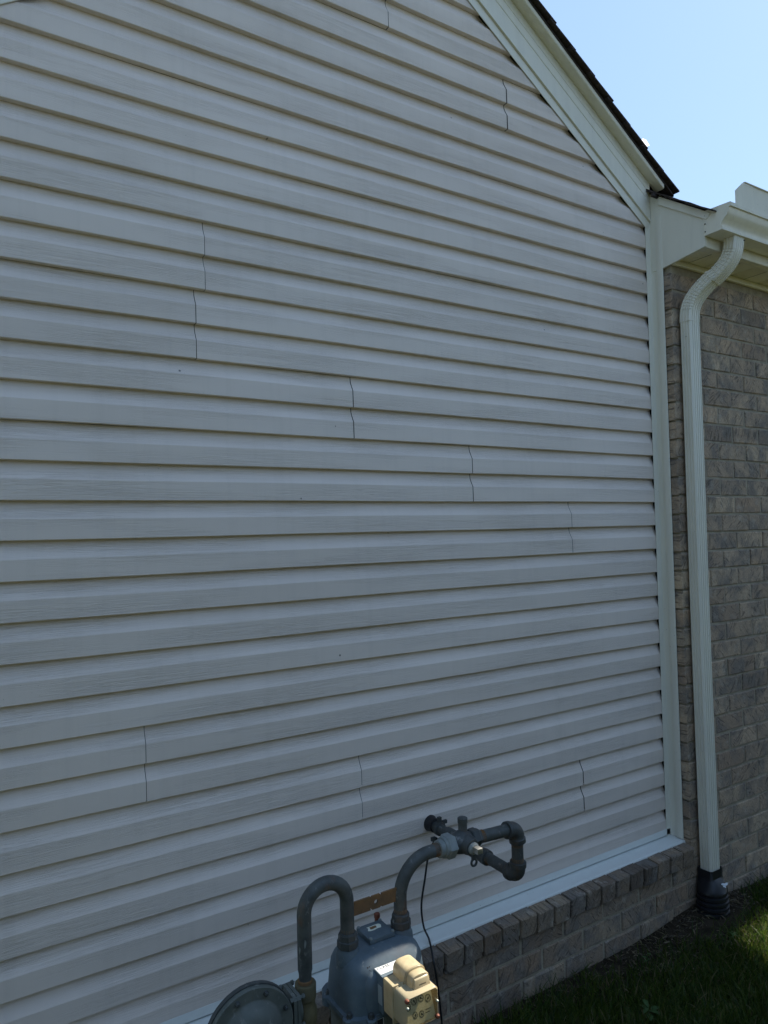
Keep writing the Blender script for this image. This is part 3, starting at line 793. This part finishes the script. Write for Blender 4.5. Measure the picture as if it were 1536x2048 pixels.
    turned('wall_sleeve', (XR, -.050, zl+.009), (XR, .01, zl+.009), [(0, .0172), (.001, .0225), (.018, .0235), (.030, .0270), (.055, .0285)], M['sleeve'], gm, 22)
    def thread(p0, p1):
        L = (Vector(p1)-Vector(p0)).length; k = max(3, int(L/.0022)); sp = []
        for i in range(k): sp += [(L*i/k, RP*.94), (L*(i+.5)/k, RP*1.04)]
        turned('pipe_thread', p0, p1, sp + [(L, RP*.94)], M['rust'], gm, 16, 60)
    thread((1.112, YM, zb), (1.131, YM, zb)); thread((1.266, YM, zb-.002), (1.284, YM, zb-.003)); thread((XS, YM, -1.081), (XS, YM, -1.069)); thread((XO, YM, -1.081), (XO, YM, -1.068))
    thread((XR, YM, zu-er-.027), (XR, YM, zu-er-.012)); thread((XR, YM, zl+er+.012), (XR, YM, zl+er+.026)); thread((XI, YM, -1.164), (XI, YM, -1.152)); thread((XR, -.333, zl+.001), (XR, -.316, zl+.001))
    # ---- regulator: domed diaphragm case seen face-on, body behind, brass inlet tee
    rc = Vector((.580, -.490, -1.197))
    def dome(name, spec, mat, parent, n=40):
        V = []; F = []
        for y, q in spec:
            for k in range(n): V.append((rc.x+q*math.cos(2*math.pi*k/n), rc.y+y, rc.z+q*math.sin(2*math.pi*k/n)))
        m = len(spec)
        for i in range(m-1):
            for k in range(n): F.append((i*n+k, i*n+(k+1) % n, (i+1)*n+(k+1) % n, (i+1)*n+k))
        F += [tuple(range(n-1, -1, -1)), tuple((m-1)*n+k for k in range(n))]
        return autosmooth(mesh(name, V, F, mat, parent), 40)
    reg = dome('regulator', [(-.040, .012), (-.0395, .022), (-.036, .038), (-.030, .052), (-.021, .062), (-.012, .068), (-.0065, .0715), (-.0055, .0745), (-.0055, .0975), (-.004, .0990), (.006, .0990)], M['reg'], gm)
    dome('case_rim', [(.0062, .1005), (.0065, .1020), (.018, .1020), (.0185, .0995), (.030, .075), (.050, .055), (.060, .03)], M['fit'], reg)
    dome('cap_button', [(-.0465, .006), (-.046, .010), (-.0385, .012)], M['reg'], reg, 18)
    for k in range(8):
        a = R(22+45*k); p = rc + Vector((.0865*math.cos(a), -.0055, .0865*math.sin(a)))
        turned('case_bolt', p, p + Vector((0, -.012, 0)), [(0, .0062), (.002, .0062), (.002, .0050), (.0075, .0048), (.0085, .003)], M['fit'], reg, 6, 20)
    tube('valve_neck', [(rc.x, -.45, rc.z), (rc.x+.05, -.448, rc.z-.012), (XI-.02, YM, rc.z-.012)], [.040, .034, .030], M['reg'], reg, 20)
    for xx, mat in ((XI-.046, M['reg']), (XI-.036, M['reg'])):
        V = []
        for x in (xx, xx+.0085):
            for k in range(28):
                t = 2*math.pi*k/28; q = .036 + .010*max(0, math.cos(4*t-math.pi))**.7; V.append((x, YM+q*math.cos(t), rc.z-.004+q*1.06*math.sin(t)))
        F = [(k, (k+1) % 28, 28+(k+1) % 28, 28+k) for k in range(28)] + [tuple(range(27, -1, -1)), tuple(range(28, 56))]
        autosmooth(mesh('neck_flange', V, F, mat, reg), 40)
    for a in (45, 135, 225, 315):
        p = Vector((XI-.0275, YM+.0425*math.cos(R(a)), rc.z-.004+.045*math.sin(R(a))))
        turned('neck_bolt', p + Vector((-.026, 0, 0)), p + Vector((.012, 0, 0)), [(0, .0052), (.006, .0052), (.006, .0042), (.030, .0042), (.030, .0055), (.036, .0055)], M['reg'], reg, 6, 20)
    tee = turned('brass_tee', (XI, YM, -1.330), (XI, YM, -1.1), [(0, .021), (.020, .026), (.021, .0225), (.075, .0235), (.085, .0265), (.110, .0265), (.118, .0225), (.133, .0225), (.136, .0250), (.168, .0252), (.170, .0238), (.1701, .0160)], M['brass'], gm, 24)
    tube('supply_pipe', [(XI, YM, -1.325), (XI, YM, -1.76)], RP, M['pipe'], gm, 16)

    # ---- index: white-labelled boss, tan housing, clear dial window
    ix = .9245
    boss = bevel(MB().box(ix-.0455, ix+.0425, -.5585, -.515, -1.232, -1.1440).build('index_boss', M['body'], gm), .003, 2)
    mesh('boss_label', [(ix-.043, -.5480, -1.1437), (ix+.030, -.5480, -1.1437), (ix+.030, -.5175, -1.1437), (ix-.043, -.5175, -1.1437)], [(0, 1, 2, 3)], M['label'], boss)
    mesh('side_label', [(ix-.0459, -.5550, -1.212), (ix-.0459, -.5550, -1.168), (ix-.0459, -.532, -1.168), (ix-.0459, -.532, -1.212)], [(0, 1, 2, 3)], M['sidelabel'], boss)
    def text(body, size, loc, rot, mat, parent, name='lettering'):
        cu = bpy.data.curves.new(name, 'FONT'); cu.body = body; cu.size = size; cu.align_x = 'LEFT'; cu.resolution_u = 2
        ob = bpy.data.objects.new('tmp', cu); COL.objects.link(ob); dg = bpy.context.evaluated_depsgraph_get()
        me = bpy.data.meshes.new_from_object(ob.evaluated_get(dg)); bpy.data.objects.remove(ob); bpy.data.curves.remove(cu)
        Mx = Matrix.Translation(loc) @ rot
        V = [Mx @ v.co for v in me.vertices]; F = [tuple(p.vertices) for p in me.polygons]
        return mesh(name, V, F, mat, parent)
    flat = Matrix.Identity(4)
    text('CLASS', .0125, Vector((ix-.041, -.5310, -1.1433)), flat, M['ink'], boss)
    upr = Matrix.Rotation(R(90), 4, 'X')
    tanrear = bevel(MB().box(ix-.0445, ix+.0445, -.601, -.5588, -1.221, -1.1445).build('index_housing', M['tan'], gm), .0035, 3)
    bevel(MB().box(ix-.0475, ix+.0475, -.606, -.6005, -1.226, -1.1405).build('housing_flange', M['tan'], tanrear), .002, 2)
    # open-fronted outer cover: four walls (thin shell) so daylight soaks in
    def shell(name, x0, x1, z0, z1, yb, yf, th, mat, parent):
        b = MB()
        c = .010
        def outline(i):
            a0, a1, b0, b1 = x0+i, x1-i, z0+i, z1-i; cc = c-i*.6; P = []
            for (px, pz, a) in ((a1-cc, b1-cc, 0), (a0+cc, b1-cc, 90), (a0+cc, b0+cc, 180), (a1-cc, b0+cc, 270)):
                for k in range(5):
                    t = R(a+90*k/4); P.append((px+cc*math.cos(t), pz+cc*math.sin(t)))
            return P
        o, q = outline(0), outline(th); n = len(o)
        V = [(x, yb, z) for x, z in o] + [(x, yf+.003, z) for x, z in o] + [(x, yf, z) for x, z in outline(.0025)] + [(x, yf, z) for x, z in q] + [(x, yb, z) for x, z in q]
        F = []
        for a in range(4):
            for k in range(n): F.append((a*n+k, a*n+(k+1) % n, (a+1)*n+(k+1) % n, (a+1)*n+k))
        return autosmooth(mesh(name, V, F, mat, parent), 40)
    cov = shell('index_cover', ix-.0445, ix+.0445, -1.2185, -1.1435, -.606, -.6555, .0032, M['clear_tan'], gm)
    # dial plate, tipped back a little, with six register circles
    V = [(ix-.040, -.6505, -1.2145), (ix+.040, -.6505, -1.2145), (ix+.040, -.6250, -1.1480), (ix-.040, -.6250, -1.1480)]
    dp = mesh('dial_plate', V, [(0, 1, 2, 3)], M['plate'], cov)
    A = Vector(V[0]); ex = Vector((1, 0, 0)); ez = (Vector(V[3])-A).normalized(); en = ex.cross(ez)
    def on(a, b, d=.0004): return Vector((ix, 0, 0)) + ex*a + Vector((0, A.y, A.z)) + ez*b + en*d
    dials = [(-.028, .040, 200), (-.0095, .0465, 300), (.0095, .0465, 330), (.028, .0405, 30), (-.013, .0195, 240), (.004, .0165, 320)]
    for a, b, ang in dials:
        q = .0082 if b > .03 else .0070; n = 22
        V = [on(a+q*math.cos(2*math.pi*k/n), b+q*math.sin(2*math.pi*k/n)) for k in range(n)] + [on(a+q*.86*math.cos(2*math.pi*k/n), b+q*.86*math.sin(2*math.pi*k/n)) for k in range(n)]
        F = [(k, (k+1) % n, n+(k+1) % n, n+k) for k in range(n)]
        for k in range(10):                                      # tick strokes round each dial
            t = R(36*k); d = Vector((math.cos(t), math.sin(t))); s_ = Vector((-d.y, d.x))
            j = len(V)
            for m_, w_ in ((.60, .0007), (.60, -.0007), (.82, -.0007), (.82, .0007)): V.append(on(a+q*m_*d.x+w_*s_.x, b+q*m_*d.y+w_*s_.y))
            F.append((j, j+1, j+2, j+3))
        mesh('dial', V, F, M['ink'], dp)
        t = R(ang); d = Vector((math.cos(t), math.sin(t))); s_ = Vector((-d.y, d.x)); V = []
        for m_, w_ in ((-.35, .0016), (-.35, -.0016), (.75, -.0005), (.75, .0005)): V.append(on(a+q*m_*d.x+w_*s_.x, b+q*m_*d.y+w_*s_.y, .0012))
        j = 4; V += [on(a+.0023*math.cos(R(45*k)), b+.0023*math.sin(R(45*k)), .0013) for k in range(8)]
        mesh('pointer', V, [(0, 1, 2, 3), tuple(range(4, 12))], M['ink'], dp)
    V, F = [], []                                                # two short printed lines, too small to read
    for i, (a0, a1, b) in enumerate(((.016, .030, .020), (.014, .027, .0145))):
        j = len(V); V += [on(a0, b), on(a1, b), on(a1, b+.0018), on(a0, b+.0018)]; F.append((j, j+1, j+2, j+3))
    mesh('fine_print', V, F, M['bodylow'], dp)
    # window pane and its corner studs
    V, F = box_vf(ix-.0415, ix+.0415, -.6550, -.6536, -1.2155, -1.1465)
    mesh('clear_window', V, F, M['pane'], cov)
    for (sx, sz, m_, q) in ((-.0415, -1.1495, 'rustcap', .0052), (.0405, -1.2115, 'rustcap', .0052), (-.041, -1.1640, 'plate', .0024), (.0405, -1.176, 'plate', .0024), (-.041, -1.2010, 'plate', .0024)):
        turned('cover_screw', (ix+sx, -.652, sz), (ix+sx, -.6605, sz), [(0, q), (.005, q), (.008, q*.6)], M[m_], cov, 12)
    # humped transmitter cap on top: tan dome behind, ribbed clear-grey dome in front
    def hump(name, yb, yf, hw, hb, mat, ribs=0, dome_r=.0):
        prof = []
        n = 28
        for k in range(n+1):
            t = math.pi*k/n; c_, s_ = math.cos(t), math.sin(t); pw = 3.2; q = (abs(c_)**pw+abs(s_)**pw)**(-1/pw)
            rb = 1 - (.018 if ribs and k % 2 else 0)
            prof.append((ix+.012+hw*q*c_*rb, -1.1445+hb*q*s_*rb))
        V = []; F = []
        rings = [(yb, .93), (yb-.003, 1.0), (yf+.003, 1.0), (yf, .96), (yf-.0006, .90)]
        for y, sc in rings: V += [(ix+.012+(x-ix-.012)*sc, y, -1.1445+(z+1.1445)*sc) for x, z in prof]
        m = n+1
        for i in range(len(rings)-1):
            for k in range(n): F.append((i*m+k, i*m+k+1, (i+1)*m+k+1, (i+1)*m+k))
        F += [tuple(range(m-1, -1, -1)), tuple((len(rings)-1)*m+k for k in range(m))]
        return autosmooth(mesh(name, V, F, mat, tanrear), 35)
    hump('transmitter_cap', -.5565, -.6065, .0290, .0305, M['tan'])
    hump('cap_lip', -.6060, -.6100, .0300, .0318, M['tan'])
    hump('ribbed_cap', -.6095, -.6320, .0262, .0275, M['tan'], 1)
    # bevelled front of the ribbed cap with a printed line
    b = MB(); x0, x1 = ix-.010, ix+.034
    V = [(x0, -.6325, -1.1440), (x1, -.6325, -1.1440), (x1-.003, -.6325, -1.1240), (x0+.003, -.6325, -1.1240), (x0-.001, -.6405, -1.1440), (x1+.001, -.6405, -1.1440), (x1-.004, -.6360, -1.1265), (x0+.004, -.6360, -1.1265)]
    nose = bevel(mesh('cap_nose', V, [(0, 3, 2, 1), (4, 5, 6, 7), (0, 4, 7, 3), (1, 2, 6, 5), (3, 7, 6, 2), (0, 1, 5, 4)], M['tan'], tanrear), .0012, 2)
    V = []
    for k in range(9):
        a = x0+.013+.0022*k
        yy = -.6390; V += [(a, -.6393, -1.1385), (a+.0015, -.6393, -1.1385), (a+.0015, -.6387, -1.1362), (a, -.6387, -1.1362)]
    mesh('cap_print', V, [tuple(range(4*k, 4*k+4)) for k in range(9)], M['ink'], tanrear)
    # small dark plate low on the body front
    pl = bevel(MB().box(.845, .893, -.5385, -.5345, -1.275, -1.250).build('badge_plate', M['label'], gm), .0008, 1)
    MB().box(.848, .890, -.5390, -.5383, -1.273, -1.252).build('badge_print', M['ink'], pl)
meter()

# worn stencil strokes on the meter shoulder
def stencil():
    body = [o for o in bpy.data.objects if o.name == 'meter_body'][0]
    V, F = [], []
    g = random.Random(2)
    for row, (nb, dy) in enumerate(((5, 0), (4, .0062))):
        for k in range(nb):
            x = .864 + .0054*k + row*.004; y = -.5115 - dy*.55; z = -1.1405 - dy*.85
            j = len(V); hh = .0028 if row == 0 else .0018
            V += [(x, y, z), (x+.0036, y-.0002, z), (x+.0036, y+hh*.6, z+hh), (x, y+hh*.6, z+hh)]; F.append((j, j+1, j+2, j+3))
    from mathutils.bvhtree import BVHTree
    off = body.parent.location; me = body.data
    T = BVHTree.FromPolygons([v.co for v in me.vertices], [tuple(p.vertices) for p in me.polygons])
    W_ = []
    for x, y, z in V:
        q = Vector((x-off.x, y-off.y-.003, z+GZ-off.z)); p, nn, _, _ = T.find_nearest(q); p = p + (q-p).normalized()*.0004
        W_.append((p.x+off.x, p.y+off.y, p.z+off.z-GZ))
    mesh('stencil_mark', W_, F, M['ink'], body)
stencil()

# ------------------------------------------------------------------ bonding cable from the clamp down the wall
cpts = [(1.400, -.070, -1.118), (1.374, -.060, -1.160), (1.359, -.052, -1.250), (1.344, -.050, -1.330), (1.344, -.060, -1.395), (1.345, -.088, -1.425), (1.318, -.147, -1.452), (1.322, -.160, -1.525), (1.334, -.158, -1.620), (1.336, -.165, -1.70), (1.345, -.18, -1.75)]
def catmull(P, n=7):
    P = [Vector(p) for p in P]; out = []
    for i in range(len(P)-1):
        a, b, c, d = P[max(i-1, 0)], P[i], P[i+1], P[min(i+2, len(P)-1)]
        for k in range(n):
            t = k/n; out.append(.5*((2*b)+(-a+c)*t+(2*a-5*b+4*c-d)*t*t+(-a+3*b-3*c+d)*t**3))
    return out + [P[-1]]
V, F = sweep_vf(catmull(cpts), .0034, 8)
cb = autosmooth(mesh('ground_cable', V, F, M['cable']), 60)
cb['label'] = 'thin black ground cable hanging from the pipe clamp down over the white ledge'; cb['category'] = 'cable'

# ------------------------------------------------------------------ scrap on the roof edge
g = random.Random(9); V = []; F = []
for i in range(5):
    for k in range(6):
        V.append((2.548+.008*i+g.uniform(-.003, .003), -.112+.008*k, 1.203+RS*(2.657-2.548-.008*i)+.213/CR+.001+.006*abs(math.sin(k*1.3+i))+g.uniform(0, .003)))
F = [(i*6+k, i*6+k+1, (i+1)*6+k+1, (i+1)*6+k) for i in range(4) for k in range(5)]
sc = autosmooth(mesh('plastic_scrap', V, F, M['scrap']), 60)
sc['label'] = 'small crumpled white scrap caught on the dark shingle edge of the gable'; sc['category'] = 'scrap'

# ------------------------------------------------------------------ grass and weeds
def grass():
    def field(n, xr, yr, hmin, hmax, wmul, keep=None):
        x = rng.uniform(*xr, n); y = rng.uniform(*yr, n)
        if keep is not None:
            m = keep(x, y); x, y = x[m], y[m]
        n = len(x); h = rng.uniform(hmin, hmax, n)*rng.uniform(.6, 1.1, n); wd = rng.uniform(.0012, .0026, n)*wmul
        a = rng.uniform(0, 2*np.pi, n); b = rng.uniform(0, 2*np.pi, n); lean = rng.beta(2, 2.5, n)*1.15*h
        dx, dy = np.cos(a)*wd, np.sin(a)*wd; lx, ly = np.cos(b)*lean, np.sin(b)*lean
        rows = []
        for t, ws in ((0, 1), (.4, .9), (.75, .6)):
            px = x+lx*t*t; py = y+ly*t*t; pz = h*t*(1-.25*t*lean/h) - GZ
            rows += [np.stack([px-dx*ws, py-dy*ws, pz], 1), np.stack([px+dx*ws, py+dy*ws, pz], 1)]
        rows.append(np.stack([x+lx, y+ly, h*(1-.25*lean/h) - GZ], 1))
        V = np.stack(rows, 1).reshape(-1, 3)
        i = np.arange(n)*7
        Q = np.concatenate([np.stack([i, i+1, i+3, i+2], 1), np.stack([i+2, i+3, i+5, i+4], 1)]); T = np.stack([i+4, i+5, i+6], 1)
        return V, Q, T
    def edge(x, y):                                   # thin out towards the wall and over bare soil
        d = -.125-y
        p = np.clip(d/.10, .22, 1) * np.where((x > 2.0) & (x < 2.95), np.clip((d-.06)/.22, .04, 1), 1)
        p *= 1 - .55*(np.sin(x*9.1)*np.sin(y*11.3+1) > .72)
        inside = ((x-2.72)**2+(y+.18)**2) < .085**2
        return (rng.random(len(x)) < p) & ~inside
    parts = [field(95000, (.2, 4.2), (-1.05, -.125), .030, .075, 1, edge), field(45000, (-1.5, 5.5), (-3.0, -1.05), .03, .07, 1.5), field(9000, (1.0, 3.6), (-.9, -.16), .06, .11, .8, edge),
             field(30000, (4.2, 8), (-3.0, .2), .03, .07, 1.8)]
    V = np.concatenate([p[0] for p in parts]); o = 0; Q = []; T = []
    for v, q, t in parts: Q.append(q+o); T.append(t+o); o += len(v)
    Q = np.concatenate(Q); T = np.concatenate(T)
    me = bpy.data.meshes.new('grass'); me.vertices.add(len(V)); V = V + np.array([0, 0, GZ]); me.vertices.foreach_set('co', V.ravel())
    nl = Q.size+T.size; me.loops.add(nl); me.loops.foreach_set('vertex_index', np.concatenate([Q.ravel(), T.ravel()]).astype(np.int32))
    me.polygons.add(len(Q)+len(T)); st = np.concatenate([np.arange(len(Q))*4, Q.size+np.arange(len(T))*3]).astype(np.int32)
    me.polygons.foreach_set('loop_start', st)
    me.update(calc_edges=True); me.validate(); me.materials.append(M['grass'])
    ob = bpy.data.objects.new('grass', me); COL.objects.link(ob); ob['kind'] = 'stuff'
grass()
def litter():
    g = np.random.default_rng(77); n = 1700
    x = g.uniform(.6, 4.0, n); y = -.13 - np.abs(g.normal(size=n))*.09; near = g.random(n) < .4
    x[near] = g.uniform(2.15, 2.95, near.sum()); y[near] = -.13 - g.random(near.sum())*.26
    a = g.uniform(0, 6.28, n); L = g.uniform(.004, .020, n); W = g.uniform(.0012, .0035, n); t = g.uniform(-.4, .4, n); z = .010 + g.random(n)*.012 - GZ + .036*np.exp(-((x-2.72)/.28)**2)*(y > -.25)
    dx, dy, dz = np.cos(a)*L, np.sin(a)*L, t*L*.5; px, py = -np.sin(a)*W, np.cos(a)*W
    V = np.stack([np.stack([x-dx, y-dy, z-dz], 1), np.stack([x+px, y+py, z+.002], 1), np.stack([x+dx, y+dy, z+dz], 1), np.stack([x-px, y-py, z+.001], 1)], 1).reshape(-1, 3); i = np.arange(n)*4
    o = mesh('dry_litter', V, np.stack([i, i+1, i+2, i+3], 1).tolist(), M['litter']); o['kind'] = 'stuff'
litter()
def weed(x, y, nl, size, label, seed, hgt=.05):
    g = random.Random(seed); t = empty('weed', (x, y, 0), label, 'weed')
    stem = MB()
    for i in range(nl):
        a = 2*math.pi*i/nl + g.uniform(-.4, .4); ln = size*g.uniform(.7, 1.1); wd = ln*.42; tilt = g.uniform(.1, .6)
        base = Vector((x, y, -GZ + hgt*g.uniform(.5, 1.0))); d = Vector((math.cos(a), math.sin(a), tilt)).normalized(); s_ = Vector((-math.sin(a), math.cos(a), 0)); up = d.cross(s_)*-1
        V = []; st = ((0, .12), (.2, .62), (.45, 1), (.7, .8), (.88, .42), (1, .05))
        for q, ww in st:
            c = base + d*ln*q - Vector((0, 0, ln*.35*q*q)) + Vector((0, 0, 0))
            V += [c + s_*wd*.5*ww + Vector((0, 0, wd*.12*ww)), c, c - s_*wd*.5*ww + Vector((0, 0, wd*.12*ww))]
        F = []
        for k in range(len(st)-1): F += [(3*k, 3*k+1, 3*k+4, 3*k+3), (3*k+1, 3*k+2, 3*k+5, 3*k+4)]
        mesh('leaf', V, F, M['weed'], t, smooth=True)
        v, f_ = sweep_vf([(x, y, -GZ), base], [.002, .0015], 5); stem.add(v, f_)
    stem.build('stem', M['weed'], t)
weed(1.985, -.425, 6, .050, 'broad-leaved green weed at the bottom edge of the shaded lawn', 1, .05)
weed(2.215, -.245, 4, .024, 'small pale green weed in the grass midway between plinth and lawn edge', 2, .06)
weed(2.62, -.33, 7, .028, 'leafy weed tuft just in front of the black drain adapter', 3, .05)

# ------------------------------------------------------------------ unseen planting added out of frame to shade lawn and walls
def tree(x, y, h, cr, cz, n, label, seed, holes=(), squash=.8, leaf=.085):
    g = np.random.default_rng(seed); t = empty('tree', (x, y, 0), label, 'tree')  # unseen tree added to block sun and sky light
    Vt, Ft = sweep_vf([(x, y, -GZ-.1), (x+.03, y-.02, h*.25-GZ), (x-.02, y+.03, h*.5-GZ), (x, y, h*.8-GZ)], [.17, .13, .10, .03], 12)
    b = MB().add(Vt, Ft)
    for i in range(9):
        a = 2*math.pi*i/9+g.uniform(-.3, .3); z0 = h*(.35+.04*i); L = cr*.75
        p0 = Vector((x, y, z0-GZ)); p1 = p0 + Vector((math.cos(a)*L*.55, math.sin(a)*L*.55, L*.3)); p2 = p0 + Vector((math.cos(a)*L, math.sin(a)*L, L*.55))
        sd = np.array(SD); ok = True
        for q, rad in holes:
            for tt in np.linspace(0, 1, 9):
                d = np.array(p0.lerp(p2, tt)) - np.array(q); d = d - (d@sd)*sd
                ok = ok and np.linalg.norm(d) > rad + .12
        if ok: b.add(*sweep_vf([p0, p1, p2], [.055, .035, .010], 7))
    autosmooth(b.build('trunk', M['bark'], t), 60)
    # leaf clumps
    cl = g.normal(size=(150, 3)); cl /= np.linalg.norm(cl, axis=1)[:, None]; cl *= (g.random((150, 1))**.45)*cr*.88; cl[:, 2] *= squash
    c = cl[g.integers(0, 150, n)] + g.normal(size=(n, 3))*cr*.13
    P = c + np.array([x, y, cz-GZ])
    for (q, rad) in holes:                                        # leaves cut away so sun reaches chosen spots
        q = np.array(q); d = P-q; s_ = np.array(SD); perp = d - (d@s_)[:, None]*s_
        P = P[np.linalg.norm(perp, axis=1) > rad+leaf*.6]
    n = len(P); a = g.normal(size=(n, 3)); a /= np.linalg.norm(a, axis=1)[:, None]; bb = np.cross(a, g.normal(size=(n, 3))); bb /= np.linalg.norm(bb, axis=1)[:, None]
    L = leaf*g.uniform(.7, 1.3, n)[:, None]; W = L*.36
    V = np.stack([P-a*L, P+bb*W, P+a*L, P-bb*W], 1).reshape(-1, 3); i = np.arange(n)*4
    mesh('crown', V, np.stack([i, i+1, i+2, i+3], 1).tolist(), M['leaf'], t)
def shade_hedge():  # unseen screen of leaves added to darken the lower wall
    h = empty('shade_hedge', (1.5, -4.6, 0), 'added dark green hedge behind the camera, outside the photograph', 'shade_hedge')
    g = np.random.default_rng(31); n = 32000; x0, x1, y0, y1, ht = -9, 11, -5.1, -4.2, 2.7
    b = MB()
    for i in range(26):
        x = x0+.4+.75*i; p = Vector((x, -4.65+g.uniform(-.1, .1), -GZ-.05))
        b.add(*sweep_vf([p, p+Vector((g.uniform(-.1, .1), 0, .8)), p+Vector((g.uniform(-.2, .2), g.uniform(-.15, .15), 1.8))], [.03, .022, .008], 6))
    b.build('stems', M['bark'], h)
    P = np.stack([g.uniform(x0, x1, n), g.uniform(y0, y1, n), g.uniform(.02, ht, n)], 1)
    m = g.random(n) < .72                                          # most leaves sit in the outer skin
    P[m, 1] = np.where(g.random(m.sum()) < .6, y1, y0) + g.normal(size=m.sum())*.06
    t = m & (g.random(n) < .22); P[t, 1] = g.uniform(y0, y1, t.sum()); P[t, 2] = ht + g.normal(size=t.sum())*.05
    P[:, 2] -= GZ
    a = g.normal(size=(n, 3)); a /= np.linalg.norm(a, axis=1)[:, None]; bb = np.cross(a, g.normal(size=(n, 3))); bb /= np.linalg.norm(bb, axis=1)[:, None]
    L = .075*g.uniform(.7, 1.3, n)[:, None]; W = L*.5
    V = np.stack([P-a*L, P+bb*W, P+a*L, P-bb*W], 1).reshape(-1, 3); i = np.arange(n)*4
    mesh('foliage', V, np.stack([i, i+1, i+2, i+3], 1).tolist(), M['leaf'], h)
shade_hedge()
IDX = (.925, -.605, -1.17)
tree(6.9, -1.55, 7.2, 2.25, 5.35, 56000, 'leafy shade tree added out of view right of the brick wing', 11,
     holes=[((.925, -.600, -1.17), .105), ((1.214, -.515, -.95), .030), ((2.82, -.49, -1.70), .165)])
tree(-4.6, -2.3, 6.8, 2.2, 4.2, 16000, 'dense tree added out of view left of the gable to dim side light', 12, leaf=.11, squash=1.05)
print('objects', len(bpy.data.objects))
